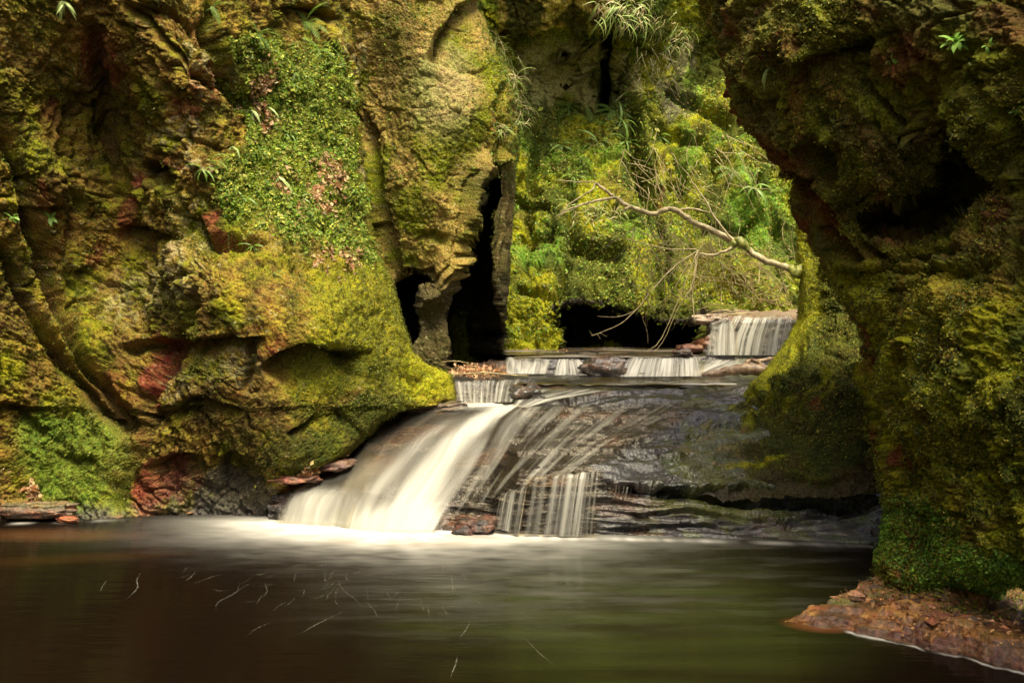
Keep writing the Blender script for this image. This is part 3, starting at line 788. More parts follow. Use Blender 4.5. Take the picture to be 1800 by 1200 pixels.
# ------------------------------------------------------------------ MOSSY ROOT OF THE RIGHT WALL
CE = TPS([(1400,380,13.9),(1460,380,13.6),(1600,380,12.5),(1400,450,13.7),(1395,560,13.5),(1365,625,13.0),(1320,680,12.3),(1290,700,12.25),(1250,722,12.0),(1205,800,10.8),(1195,855,10.4),(1300,780,11.1),(1400,640,12.1),
 (1400,750,10.9),(1400,845,10.25),(1300,845,10.35),(1500,560,12.3),(1500,700,10.9),(1500,845,10.15),(1620,700,10.6),(1620,850,10.2),(1440,500,13.1),(1330,740,11.55),(1240,780,11.1)])
E_EDGE = edgef([(380,1400),(440,1396),(480,1402),(560,1402),(600,1386),(625,1366),(650,1346),(680,1318),(700,1285),(722,1240),(760,1205),(800,1190),(850,1185),(872,1200)])
E_ROOTS = [[(1345,690),(1290,725),(1240,740),(1200,748)],[(1350,715),(1300,745),(1250,757),(1205,764)],[(1330,740),(1280,765),(1230,772)],[(1400,670),(1350,725),(1310,760)],
 [(1470,650),(1435,672),(1415,700),(1405,730)],[(1465,660),(1445,700),(1450,725)],[(1420,560),(1385,640),(1340,700)],[(1405,600),(1370,660),(1310,705)],[(1440,500),(1425,570),(1410,640)],[(1360,780),(1290,795),(1220,800)],[(1400,800),(1300,822),(1210,828)]]
def e_disp(V, px, py):
    wx, wy = warp(V, px, py, 6, 55, 2.5)
    fade = sstep(0, 60, px - E_EDGE(py))
    d = rock_disp(V, .06, .055, .03, .018, 7, (1, 1, 1)) * (.35 + .65 * fade)
    for pts in ([(1400,560),(1385,610),(1350,660),(1300,715)], [(1440,560),(1420,640),(1370,700),(1300,760)], [(1300,650),(1340,700),(1260,745),(1215,765)],
                [(1460,640),(1430,670),(1350,700)], [(1415,450),(1420,560),(1405,620)]):
        d += crack(wx, wy, pts, 8, .10)
    for pts in E_ROOTS: d += crack(wx, wy, pts, 3.5, .05)
    for pts, L, a in [([(1195,838),(1260,830),(1400,838),(1500,845)], 14, .12), ([(1200,795),(1290,800),(1380,790)], 8, .07), ([(1220,760),(1290,748),(1350,742)], 7, .06)]:
        d -= ledge(wx, wy, pts, L, a)
    return d
def e_col(V, Nn, px, py, d):
    wx, wy = warp(V, px, py, 16, 66, 2.5)
    c = lerp(np.broadcast_to(MOSS * .55, V.shape), DMOSS * .8, sstep(-.4, .3, fbm(V, 2.4, 5, 470)))
    c = lerp(c, BROWN * .6, sstep(-.1, .4, fbm(V, 4, 4, 471)) * .7)
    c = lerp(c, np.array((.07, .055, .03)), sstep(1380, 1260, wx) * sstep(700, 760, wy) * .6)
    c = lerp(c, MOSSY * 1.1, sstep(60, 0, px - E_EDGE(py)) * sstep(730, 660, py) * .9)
    c = lerp(c, MOSS, sstep(.4, .8, Nn[..., 2]) * .3 * sstep(820, 700, py))
    for pts in E_ROOTS: c = lerp(c, MOSSY * 1.1, crack(wx, wy, pts, 3.5, .75))
    c = lerp(c, RED * .8, np.clip(blob(wx, wy, 1285, 755, 16, 14) * 2, 0, 1) * .9)
    c = lerp(c, RED * .8, np.clip(blob(wx, wy, 1440, 712, 14, 12) * 2, 0, 1) * .8)
    c = lerp(c, np.array((.16, .13, .05)), np.clip(blob(wx, wy, 1250, 775, 60, 50) * 2, 0, 1) * .7)
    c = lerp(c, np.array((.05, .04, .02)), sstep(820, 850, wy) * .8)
    return np.clip(c, .008, .6)
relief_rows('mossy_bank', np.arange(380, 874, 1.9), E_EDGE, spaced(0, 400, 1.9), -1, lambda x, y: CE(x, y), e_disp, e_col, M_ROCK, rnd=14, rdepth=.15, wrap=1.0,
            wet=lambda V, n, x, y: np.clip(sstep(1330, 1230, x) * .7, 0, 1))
tag(SURF['mossy_bank']['obj'], 'dark mossy foot of rock sweeping down onto the wet ledge')

# ------------------------------------------------------------------ RIGHT CLIFF
CD = TPS([(1230,-1200,11.5),(1600,-1200,10),(2300,-1200,5),(1225,0,9.8),(1300,150,9.4),(1400,400,9.3),(1450,500,9.2),(1500,650,8.9),(1550,900,8.35),(1530,1025,8.1),(1530,1090,8.0),
 (1350,0,8.7),(1350,100,8.6),(1420,250,8.8),(1480,380,8.9),(1500,60,7.8),(1500,200,8.1),(1600,60,7.3),(1600,200,7.7),(1700,100,6.9),(1800,0,6.4),(1800,200,6.3),(1700,250,7.1),(1650,330,7.9),(1560,300,8.1),(1760,350,6.9),
 (1560,400,8.3),(1600,460,7.7),(1530,480,8.2),(1700,450,6.9),(1800,450,6.4),(1600,560,7.4),(1800,600,6.2),(1600,700,7.3),(1700,750,6.7),(1800,850,6.3),(1640,900,7.2),(1700,850,6.8),(1620,980,7.45),(1600,1045,7.5),(1600,1095,8.0),(1700,1070,7.0),(1700,1120,7.5),(1800,1040,6.5),(1800,1092,6.7),(1800,1150,7.3),
 (2100,0,5),(2100,600,4.9),(2100,1100,5),(2600,0,3.6),(2600,600,3.6),(2600,1100,3.6)])
D_EDGE = edgef([(-1200,1190),(-40,1216),(0,1222),(80,1243),(170,1268),(240,1300),(320,1350),(400,1400),(470,1440),(560,1480),(650,1500),(740,1522),(830,1545),(900,1556),(960,1546),(1025,1530),(1100,1528)])
D_HOL = [(1640,212),(1700,240),(1765,312),(1768,352),(1690,385),(1640,412),(1520,425),(1500,380),(1560,352),(1640,330),(1650,270)]
def d_disp(V, px, py):
    wx, wy = warp(V, px, py, 12, 56, 2.5)
    d = rock_disp(V, .10, .12, .045, .022, 9, (1, 1, 1), 48, (.9, 1.4, 2.8))
    d -= .5 * inpoly(wx, wy, [(1400,250),(1440,222),(1480,250),(1490,330),(1450,330),(1420,290)], 16)
    d -= .25 * inpoly(wx, wy, [(1370,290),(1420,300),(1510,440),(1500,470),(1440,460),(1400,390)], 14)
    for pts, L, a in [([(1330,75),(1400,110),(1440,90),(1490,65),(1540,70)], 50, .35), ([(1500,410),(1560,440),(1640,425),(1700,440)], 14, .25), ([(1540,455),(1600,470),(1680,475),(1760,440)], 16, .15),
                      ([(1570,55),(1640,160),(1700,230)], 20, .22), ([(1480,555),(1530,570),(1560,610)], 10, .15), ([(1520,885),(1560,890),(1640,900),(1700,893)], 14, .12),
                      ([(1720,120),(1760,180),(1800,230)], 12, .2), ([(1300,120),(1340,170),(1400,200)], 14, .18), ([(1320,250),(1360,320)], 14, .15)]:
        d -= ledge(wx, wy, pts, L, a)
    for pts, w, a in [([(1480,560),(1500,640),(1530,740),(1570,820),(1590,880)], 9, .16), ([(1280,180),(1310,250),(1360,330),(1430,430)], 8, .18), ([(1470,470),(1490,560)], 7, .25),
                      ([(1655,180),(1650,240)], 8, .3), ([(1500,110),(1530,180),(1600,230)], 7, .15), ([(1250,0),(1275,90),(1290,170)], 5, .08), ([(1235,0),(1258,80),(1280,160)], 4, .06)]:
        d -= crack(wx, wy, pts, w, a)
    low = sstep(420, 560, py)
    d += low * .022 * (np.abs(noise(V, 16, 88)) + .6 * np.abs(noise(V, 34, 89)))
    g = noise(V @ np.array([[1, 0, .7], [0, 1, 0], [-.7, 0, 1.]]), (5, 3, .7), 19)
    d -= .10 * np.abs(g) * sstep(520, 400, py) * sstep(1420, 1350, px)
    # the rounded toe over the shelf
    d -= .10 * sstep(1010, 1060, py)
    return d
def d_col(V, Nn, px, py, d):
    wx, wy = warp(V, px, py, 22, 67, 2.5)
    a = sstep(-.3, .4, fbm(V, 1.6, 5, 570))
    c = lerp(np.broadcast_to(DMOSS * 1.5, V.shape), MOSS * 1.1, a)
    c = lerp(c, np.array((.16, .09, .018)), sstep(.0, .45, fbm(V, 2.2, 5, 571)) * .55)
    top = sstep(500, 380, wy)
    c = lerp(c, np.array((.13, .10, .028)), top * .4)
    c = lerp(c, MOSS * 1.7, top * sstep(-.1, .4, fbm(V @ np.array([[.7, 0, .7], [0, 1, 0], [-.7, 0, .7]]), (1.2, 1.2, 4), 4, 574)) * .7)  # shaded top painted lighter, moss colour raised in place of sky light
    c = lerp(c, np.array((.14, .045, .018)), top * sstep(.15, .5, fbm(V, 1.5, 4, 572)) * .6)
    c = lerp(c, MOSS * .9, np.clip(blob(wx, wy, 1460, 60, 90, 40) * 2, 0, 1) * .6)
    c = lerp(c, MOSS * .8, np.clip(blob(wx, wy, 1750, 200, 80, 120) * 2, 0, 1) * .5)
    low = sstep(430, 540, wy)
    c = lerp(c, MOSSY * 1.15, low * sstep(-.3, .35, fbm(V, 3.5, 4, 573)) * .75)  # moss from here down brightened, soft golden light put into its colour
    c = lerp(c, MOSSY * 1.3, np.clip(blob(wx, wy, 1500, 520, 40, 60, -20) * 2, 0, 1) * .6)
    c = lerp(c, MOSSY * 1.2, np.clip(blob(wx, wy, 1530, 640, 35, 130, -8) * 2, 0, 1) * .7)
    c = lerp(c, np.array((.32, .24, .03)), np.clip(blob(wx, wy, 1650, 520, 120, 30, -15) * 2, 0, 1) * .5)
    c = lerp(c, GREEN * 1.0, np.clip(blob(wx, wy, 1720, 1030, 110, 50, 12) * 2, 0, 1) * .85)
    c = lerp(c, GREEN * .7, np.clip(blob(wx, wy, 1600, 940, 70, 50, 0) * 2, 0, 1) * .6)
    for (cx, cy, rx, ry, ro, st) in [(1505,600,12,60,-15,.9),(1560,790,12,70,-18,.9),(1585,930,18,40,0,.8),(1275,170,10,60,-15,.8),(1300,230,14,50,-25,.7),(1420,370,30,80,-30,.8),
            (1350,260,16,50,-20,.6),(1500,620,30,16,0,.5),(1640,930,16,20,0,.5),(1400,120,10,60,0,.4),(1560,130,30,40,0,.6),(1620,120,60,50,0,.45),(1620,1040,80,16,5,.8),(1800,30,60,60,0,.4),(1600,1000,50,14,0,.5)]:
        c = lerp(c, RED * .65, np.clip(blob(wx, wy, cx, cy, rx, ry, ro) * 2.2, 0, 1) * st)
    return np.clip(c, .006, .8)
relief_rows('cliff', np.concatenate([np.arange(-1200, -30, 28), np.arange(-30, 1100, 2.1)]), D_EDGE, spaced(0, 640, 2.1, 1500, 24), -1,
            lambda x, y: CD(x, y) + .9 * inpoly(*warp(W(x, y, 7.5), x, y, 12, 57, 2.5), D_HOL, 24), d_disp, d_col, M_ROCK, rnd=34, rdepth=.5, wrap=1.6)
SURF['right'] = SURF['cliff']
tag(SURF['right']['obj'], 'dark overhanging cliff with moss and red rock on the right')

# ------------------------------------------------------------------ RED SHELF at the foot of the right cliff
S_BOT = edgef([(1380,1092),(1400,1094),(1440,1100),(1480,1108),(1600,1132),(1700,1156),(1800,1182),(2100,1262)])
S_TOP = edgef([(1380,1090),(1400,1078),(1440,1062),(1500,1035),(1540,1018),(1600,1000),(1800,1005),(2100,1010)])
pxs = np.concatenate([np.arange(1380, 1840, 1.9), np.arange(1840, 2100, 12)])
tt = np.concatenate([np.linspace(0, 1, 95), [1.06, 1.15]])
PX = np.repeat(pxs[None], len(tt), 0)
t0 = S_TOP(pxs)[None]; b0 = (S_BOT(pxs) + 3.5 * noise(np.stack([pxs * .02, 0 * pxs, 0 * pxs], -1), 1, 611) + 1.5 * noise(np.stack([pxs * .07, 0 * pxs, 0 * pxs], -1), 1, 612))[None]
PY = t0 + (b0 - t0) * tt[:, None]
Db = EYE * F / (b0 - HOR)
ztop = .015 + .13 * sstep(1400, 1700, pxs)[None]
Dtop = (EYE - ztop) * F / (t0 - HOR)
ff2 = np.clip(tt, 0, 1)[:, None]
zz = ztop * (1 - ff2 ** 4)                                     # nearly level shelf that rolls off to the water
Dd = (EYE - zz) * F / (PY - HOR)
Dd = np.where(tt[:, None] > 1, Db, Dd)
V = W(PX, PY, Dd)
h = zz + (.075 * fbm(V * (1, 1, 0), (1.0, 2.6, 1), 5, 602, .55) + .02) * sstep(0, .10, 1 - tt)[:, None] * sstep(1385, 1440, pxs)[None]
q = .04
fl = np.floor(h / q); fr2 = h / q - fl
hq = (fl + sstep(.6, 1.0, fr2)) * q
bed = ((fl.astype(int) * 7919) % 13) / 13.0
V[..., 2] += (hq - zz) + .008 * np.abs(noise(V, 22, 605)) + .006 * fbm(V, 9, 3, 604)
V[..., 2] -= .03 * (tt[:, None] > .98)
wx, wy = warp(V, PX, PY, 12, 68, 3)
c = lerp(np.broadcast_to(np.array((.10, .042, .011)), V.shape), np.array((.25, .12, .028)), sstep(-.2, .5, fbm(V, (3, 3, 20), 4, 606)))
c = lerp(c, np.array((.24, .12, .03)), bed * .5)
c = lerp(c, np.array((.05, .022, .01)), sstep(.05, .4, fbm(V, 4, 4, 607)) * .8)
c = lerp(c, MOSS, sstep(.1, .5, fbm(V, 4, 3, 608)) * sstep(.5, .1, tt)[:, None] * .7)
c = lerp(c, np.array((.05, .018, .01)), np.clip(inpoly(wx, wy, [(1480,1105),(1600,1112),(1680,1130),(1800,1165),(1800,1200),(1480,1120)], 6), 0, 1) * .7)
o = mesh_from('rock_shelf', V, gridfaces(*PX.shape), M_WET, {'tint': np.clip(c, .01, .6), 'wet': np.full(PX.shape, .55)})
tag(o, 'flat red rock shelf beside the pool at the foot of the dark cliff', None, None, 'structure')
SURF['shelf'] = dict(V=V, N=gridnormals(V), px=PX, py=PY, obj=o)

# ------------------------------------------------------------------ gorge walls and bed behind the viewer (seen in the pool's reflections)
def plain_wall(name, P0, P1, h, lab, seed, z0=-.6):
    n = 60; m = 36
    u = np.linspace(0, 1, n)[None, :, None]; v = np.linspace(0, 1, m)[:, None, None]
    P0, P1 = np.array(P0, float), np.array(P1, float)
    base = P0 + (P1 - P0) * u
    V = np.concatenate([base[..., :1] + 0 * v, base[..., 1:2] + 0 * v, z0 + h * v + 0 * u], -1)
    dr = (P1 - P0); nn = np.array([-dr[1], dr[0], 0]); nn = nn / np.linalg.norm(nn)
    V = V + nn * (.5 * fbm(V, .4, 4, seed))[..., None]
    c = lerp(np.broadcast_to(MOSS, V.shape), BROWN, sstep(-.3, .3, fbm(V, .8, 4, seed + 5)))
    o = mesh_from(name, V, gridfaces(m, n), M_ROCK, {'tint': c, 'wet': np.zeros((m, n))})
    return tag(o, lab, None, None, 'structure')
plain_wall('gorge_wall', (-5.4, 7.0, 0), (-5.6, -9.0, 0), 14, 'left gorge wall beside the viewer', 701)
plain_wall('gorge_wall', (4.6, -9.0, 0), (3.9, 4.4, 0), 14, 'right gorge wall beside the viewer', 702)
# river bed far below the pool
bed = mesh_from('river_bed', np.array([[-14, -10, -.9], [14, -10, -.9], [14, 30, -.9], [-14, 30, -.9]]), np.array([[0, 1, 2, 3]]), M_WET,
                {'tint': np.broadcast_to(BLACK * 2, (4, 3)), 'wet': np.ones(4)})
tag(bed, 'dark stony river bed under the pool', None, None, 'structure')

# ------------------------------------------------------------------ POOL
py_ = np.concatenate([np.arange(902, 1210, 1.3), np.array([1230, 1270, 1330, 1420, 1600, 2000, 3000, 6000])])
Dp = EYE * F / (py_ - HOR)
px_ = np.concatenate([np.arange(-260, 1900, 3.2)])
PX = np.repeat(px_[None], len(py_), 0); PY = np.repeat(py_[:, None], len(px_), 1)
DD = np.repeat(Dp[:, None], len(px_), 1)
V = W(PX, PY, DD)
# widen rows near the viewer so the sheet also fills the gorge there
wide = np.maximum(1, 11.0 / (V[:, -1, 0] - V[:, 0, 0]))[:, None]
V[..., 0] = V[..., 0] * np.where(PY > 1205, wide, 1)
V[..., 2] = 0
cx, cy = 700., 915.
ang = np.arctan2((PY - cy) * 2.6, PX - cx)
rad = np.hypot((PX - cx) / 260, (PY - cy) / 42)
streak = noise(np.stack([ang * 4, rad * 1.6, 0 * ang], -1), 1, 801) * .3 + noise(np.stack([PX * .012, PY * .11, 0 * PX], -1), 1, 802) * .5 + noise(np.stack([PX * .03, PY * .25, 0 * PX], -1), 1, 803) * .3
foam = .95 * np.exp(-(np.hypot((PX - 640) / 215, (PY - 924) / 20)) ** 2.2) * (1 + .5 * streak)
foam += .55 * np.exp(-(np.hypot((PX - 760) / 330, (PY - 942) / 20)) ** 2) * (1 + .8 * streak)
foam += .32 * np.exp(-(np.hypot((PX - 480) / 130, (PY - 917) / 9)) ** 2) * (1 + .9 * streak)
foam += .16 * np.exp(-(np.hypot((PX - 780) / 300, (PY - 972) / 24)) ** 2) * np.clip(.7 + 1.2 * streak, 0, 2)
foam += .06 * np.exp(-(np.hypot((PX - 900) / 260, (PY - 1020) / 75)) ** 2) * np.clip(.8 + streak + .5 * noise(V, (1, 6, 1), 813), 0, 2)  # pale reflection of the falls painted in as faint foam
line = EYE * F / 1  # dummy
wl_y = np.interp(PX, [0, 250, 484, 600, 760, 900, 1100, 1300, 1560], [916, 908, 914, 925, 931, 939, 944, 949, 957])
foam += .55 * np.exp(-((PY - wl_y - 3) / (3.2 + 4 * sstep(1100, 900, PX))) ** 2) * sstep(860, 960, PX) * (1.1 - .6 * sstep(1100, 1540, PX)) * np.clip(.55 + 1.1 * noise(V, (3, 0, 0), 805) + .4 * noise(V, (11, 0, 0), 815), 0, 1.5)
foam += .55 * np.exp(-((PY - wl_y - 4) / 2.4) ** 2) * sstep(240, 100, PX) * (sstep(-.1, .3, noise(V, (3, 0, 0), 806)))
rim = S_BOT(np.clip(PX, 1380, 2000)) + 3.5 * noise(np.stack([PX * .02, 0 * PX, 0 * PX], -1), 1, 611) + 1.5 * noise(np.stack([PX * .07, 0 * PX, 0 * PX], -1), 1, 612)
foam += .7 * np.exp(-((PY - rim - 2) / (1.6 + 1.2 * noise(V, (7, 0, 0), 817))) ** 2) * sstep(1470, 1500, PX) * sstep(-.35, .3, noise(V, (7, 0, 0), 807) + .4 * noise(V, (22, 0, 0), 808))
foam += .05 * np.clip(noise(V, (1.2, 5, 1), 809) + .6 * noise(V, (3, 12, 1), 810), 0, 1) * sstep(420, 800, PX) * sstep(1200, 980, PY)
t = lerp(np.broadcast_to(np.array((.006, .0035, .002)), V.shape), np.array((.026, .034, .007)) , np.clip(blob(PX, PY, 1130, 1090, 420, 150) * 1.2, 0, 1) * (.55 + .45 * noise(V, (.8, 5, 1), 812)))  # green reflection of the far wall painted into the water colour
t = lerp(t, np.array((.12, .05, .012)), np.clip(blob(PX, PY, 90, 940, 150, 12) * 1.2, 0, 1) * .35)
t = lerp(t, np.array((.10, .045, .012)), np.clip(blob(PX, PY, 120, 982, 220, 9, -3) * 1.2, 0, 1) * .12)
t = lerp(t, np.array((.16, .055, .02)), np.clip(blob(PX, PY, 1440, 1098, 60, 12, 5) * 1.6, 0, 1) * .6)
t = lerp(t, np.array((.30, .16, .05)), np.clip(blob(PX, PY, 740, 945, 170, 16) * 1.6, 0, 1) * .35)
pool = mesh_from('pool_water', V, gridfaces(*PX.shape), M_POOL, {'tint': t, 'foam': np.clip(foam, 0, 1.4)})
tag(pool, 'dark peaty plunge pool with white foam under the falls', None, None, 'structure')

# ------------------------------------------------------------------ STREAMS ABOVE THE FALL
def sheet(name, z, pxa, pxb, pya, pyb, foamf, tint, lab, nx=260, ny=70, lip=None):
    px = np.linspace(pxa, pxb, nx)[None]; py = np.linspace(pya, pyb, ny)[:, None]
    PX, PY = np.broadcast_arrays(px, py)
    D = (EYE - z) * F / (PY - HOR)
    if lip is not None:                       # past the lip the film of water hugs the rock
        lip = lip + 2.2 * noise(np.stack([PX * .012, 0 * PX, 0 * PX], -1), 1, 4) - 1
        t = sstep(0, 7, PY - lip)
        D = D * (1 - t) + np.maximum(D, f_depth(PX, PY) - .035) * t
        D = np.where(PY > lip, np.maximum(D, f_depth(PX, PY) - .05), D)
        D = D + .05 * np.clip(PY - (pyb - 5) - 2 * noise(np.stack([PX * .03, 0 * PX, 0 * PX], -1), 1, 3), 0, 99)
    V = W(PX, PY, D)
    V[..., 2] += .010 * noise(V, (1.0, 2.5, 1), 820)
    c = np.broadcast_to(np.array(tint), V.shape)
    o = mesh_from(name, V, gridfaces(ny, nx), M_STREAM, {'tint': c, 'foam': np.clip(foamf(V, PX, PY), 0, 1)})
    return tag(o, lab, None, None, 'structure')
sheet('stream_water', 1.235, 800, 1400, 657.5, 681, lambda V, x, y: .9 * np.exp(-((y - 661 - 1.5 * noise(V, (.7, 0, 0), 825)) / 1.6) ** 2) * sstep(880, 930, x) * sstep(-.15, .4, noise(V, (1.1, 0, 0), 826)) + .75 * np.clip(noise(V, (1.2, 7, 1), 821) * 2 - .1, 0, 1) * sstep(668, 674, y),
      (.06, .045, .012), 'brown stream sliding between the middle step and the lower fall', lip=668)
sheet('stream_water', 1.485, 884, 1420, 611, 629, lambda V, x, y: .35 * np.clip(noise(V, (1.2, 4, 1), 822) * 2, 0, 1) + .5 * np.exp(-((y - 623.5) / 1.4) ** 2) * sstep(1230, 1250, x),
      (.10, .07, .03), 'shallow stream between the upper fall and the middle step', ny=40, lip=625)
sheet('stream_water', 2.075, 1254, 1460, 541.5, 554, lambda V, x, y: .2 * np.clip(noise(V, (1.2, 4, 1), 823) * 2, 0, 1),
      (.12, .07, .025), 'brown stream above the upper fall', ny=24)
sheet('stream_water', 1.038, 790, 925, 706, 714.5, lambda V, x, y: .75 + .4 * noise(V, (2, 6, 1), 824), (.08, .06, .02), 'white basin of water on the brink of the lower fall', ny=14, nx=80)

# ------------------------------------------------------------------ FALLING WATER
def fall(name, Lp, Rp, dens, lab, nu=90, nv=90, off=.06, depth=None, parent=None, scale=(16, 1.2), bulge=0.0, mat=None, cat='waterfall', curve=None):
    """a sheet of falling water between two stream lines (left and right), flowing down them"""
    def along(P, v):
        P = np.array(P, float); k = np.linspace(0, 1, len(P))
        return np.stack([np.interp(v, k, P[:, i]) for i in range(P.shape[1])], -1)
    v = np.linspace(0, 1, nv); u = np.linspace(0, 1, nu)
    A, B = along(Lp, v), along(Rp, v)
    kf = np.array([1, 2, 3, 4, 3, 2, 1.]) / 16
    A = np.stack([np.convolve(np.pad(A[:, i], 3, mode='reflect', reflect_type='odd'), kf, 'valid') for i in range(A.shape[1])], -1)
    B = np.stack([np.convolve(np.pad(B[:, i], 3, mode='reflect', reflect_type='odd'), kf, 'valid') for i in range(B.shape[1])], -1)
    P = A[:, None] * (1 - u)[None, :, None] + B[:, None] * u[None, :, None]
    PX, PY = P[..., 0], P[..., 1]
    D = (P[..., 2] if P.shape[-1] > 2 else f_depth(PX, PY)) if depth is None else depth(PX, PY)
    U, Vv = np.meshgrid(u, v)
    seed = len(name) + int(Lp[0][0])
    rip = noise(np.stack([U * scale[0] * .8, Vv * scale[1], 0 * U], -1), 1, seed) + .5 * noise(np.stack([U * scale[0] * 2, Vv * scale[1] * 1.3, 0 * U], -1), 1, seed + 1)
    D = D - off - bulge * np.sin(np.pi * U) + .035 * rip * min(1, off * 12)
    Vp = W(PX, PY, D)
    dn = dens(U, Vv, PX, PY)
    if mat is None:                            # ragged lip and uneven braids
        tl = .10 + .22 * noise(np.stack([U * 7, 0 * U, 0 * U], -1), 1, seed + 5)
        dn = dn * sstep(tl - .12, tl + .12, Vv + .02) * np.clip(.75 + .9 * noise(np.stack([U * 5 + .3 * Vv, 0 * U, 0 * U], -1), 1, seed + 6) + .35 * Vv, .12, 1.3)
    flow = np.stack([U * scale[0] * 2.2 + .4 * noise(np.stack([U * 3, Vv * 2, 0 * U], -1), 1, seed), Vv * scale[1] * 1.1, 0 * U + seed], -1)
    o = mesh_from(name, Vp, gridfaces(nv, nu), mat or M_FALL, {'dens': np.clip(dn, 0, 1.4), 'flow': flow})
    if lab: tag(o, lab, cat)
    if parent: o.parent = parent
    return o

def empty(name, loc=(0, 0, 0)):
    e = bpy.data.objects.new(name, None); e.location = loc; e.empty_display_size = .1
    COL.objects.link(e); return e

def bell(x, c, w): return np.exp(-((x - c) / w) ** 2)
soft = lambda U, e=.06: sstep(0, e, U) * sstep(1, 1 - e, U)

mainf = empty('waterfall', (0, 0, 0)); tag(mainf, 'largest white waterfall pouring over the rock ledge into the dark pool', 'waterfall')
def d_main(U, V, px, py):
    xc = np.interp(py, [712, 735, 770, 820, 870, 930], [900, 852, 806, 766, 738, 706])
    w = np.interp(py, [712, 735, 770, 820, 870, 930], [26, 26, 28, 32, 42, 60])
    k = (px - xc) / w
    d = 1.0 * np.exp(-np.abs(k) ** 2.6)                                  # the thick S-shaped chute
    d += .32 * bell(px, xc - 2.1 * w, .55 * w) * sstep(725, 760, py)     # thinner braid beside it
    d += .30 * bell(px, xc - 3.6 * w, .7 * w) * sstep(770, 850, py)
    d += .28 * bell(px, xc + 1.9 * w, .5 * w) * sstep(740, 790, py)
    d += .04 + .07 * sstep(790, 860, py)
    d += .75 * sstep(872, 925, py) * sstep(500, 600, px) * sstep(800, 740, px)
    d += .35 * sstep(724, 714, py) * sstep(780, 830, px)
    return d * sstep(0, .06, U) * sstep(1, .94, U)
fall('main_sheet', [(700,718),(668,745),(640,780),(618,815),(600,850),(585,885),(570,935)], [(915,712),(885,735),(866,765),(845,810),(815,855),(785,900),(762,942)],
     d_main, None, 200, 200, .10, parent=mainf, scale=(5, .8), bulge=.08, mat=M_SILK)
def d_left(U, V, px, py):
    d = .08 + .55 * sstep(.36, .62, V) * (.45 + .7 * bell(U, .42, .22) + .3 * bell(U, .08, .08)) + .2 * sstep(.85, 1, V)
    return d * soft(U, .12) * sstep(0, .12, V)
fall('side_sheet', [(640,790),(590,826),(530,848),(506,866),(494,890),(478,930)], [(720,815),(700,845),(665,862),(650,880),(640,905),(635,938)], d_left, None, 120, 120, .12, parent=mainf, scale=(4, .9), bulge=.05, mat=M_SILK)
def d_brown(U, V, px, py):
    return (.05 + .14 * noise(np.stack([U * 9, V * 1.4, 0 * U], -1), 1, 77)) * soft(U, .2) * sstep(1, .8, V)
fall('thin_sheet', [(690,716),(655,748),(625,795),(590,826),(560,842)], [(790,716),(740,750),(700,800),(660,845),(640,862)], d_brown, None, 90, 90, .09, parent=mainf, scale=(6, 1.0), mat=M_SILK)

def d_slab(U, V, px, py):
    n = noise(np.stack([U * 16, V * 2.0, 0 * U], -1), 1, 91) + .6 * noise(np.stack([U * 40, V * 3.0, 0 * U], -1), 1, 92)
    return np.clip(-.01 + .36 * n + .30 * sstep(.30, 0, U) * sstep(1, .3, V), 0, 1) * sstep(1, .75, U) * sstep(1, .8, V) * sstep(0, .05, U) * (1 - .3 * sstep(.1, .0, V))
fall('waterfall', [(900,716),(872,750),(850,800),(815,860),(780,925)], [(1260,702),(1200,735),(1120,775),(1060,810),(1020,838)], d_slab,
     'thin veil of water sliding over the dark layered slab', 220, 120, .055, scale=(16, 1.2), mat=M_SILK)
vc = empty('waterfall', (0, 0, 0)); tag(vc, 'row of thin white trickles dropping from the slab edge to the pool', 'waterfall')
def d_curt(seed, peaks, gain):
    def f(U, V, px, py):
        x = U * 1.0
        n = .55 * noise(np.stack([x * 14 + .3 * V, V * .35, 0 * U], -1), 1, seed) + .45 * noise(np.stack([x * 33 + .3 * V, V * .5, 0 * U], -1), 1, seed + 1) + .3 * noise(np.stack([x * 70, V * .6, 0 * U], -1), 1, seed + 2)
        d = np.clip(n - .12, 0, 1) * 1.1
        for c, w, a in peaks: d = d + a * bell(U, c + .012 * V, w * (1 + .5 * V)) * (1 - .35 * V)
        top = .10 + .10 * noise(np.stack([x * 9, 0 * U, 0 * U], -1), 1, seed + 4)
        return d * gain * sstep(top - .06, top + .12, V) * soft(U, .06) * (1 - .25 * V)
    return f
fall('trickle_curtain', [(930,838),(926,846),(918,890),(908,940)], [(1062,822),(1060,832),(1054,880),(1048,944)],
     d_curt(61, [(.12,.02,.3),(.22,.03,.35),(.38,.03,.5),(.47,.015,.3),(.56,.035,.95),(.64,.02,.5),(.74,.035,.65),(.86,.012,.3),(.92,.01,.25)], 1.0), None, 160, 50, .10, parent=vc, scale=(9, .4), mat=M_SILK)
fall('trickle_curtain', [(884,866),(878,872),(872,900),(868,926)], [(932,848),(928,856),(922,895),(914,941)],
     d_curt(67, [(.2,.06,.3),(.45,.10,.6),(.8,.06,.4)], .9), None, 60, 40, .10, parent=vc, scale=(5, .4), mat=M_SILK)
fall('trickle_curtain', [(1062,846),(1062,852),(1060,862),(1058,872)], [(1118,856),(1118,862),(1116,872),(1114,882)],
     d_curt(71, [], .5), None, 80, 20, .10, parent=vc, scale=(9, .4), mat=M_SILK)

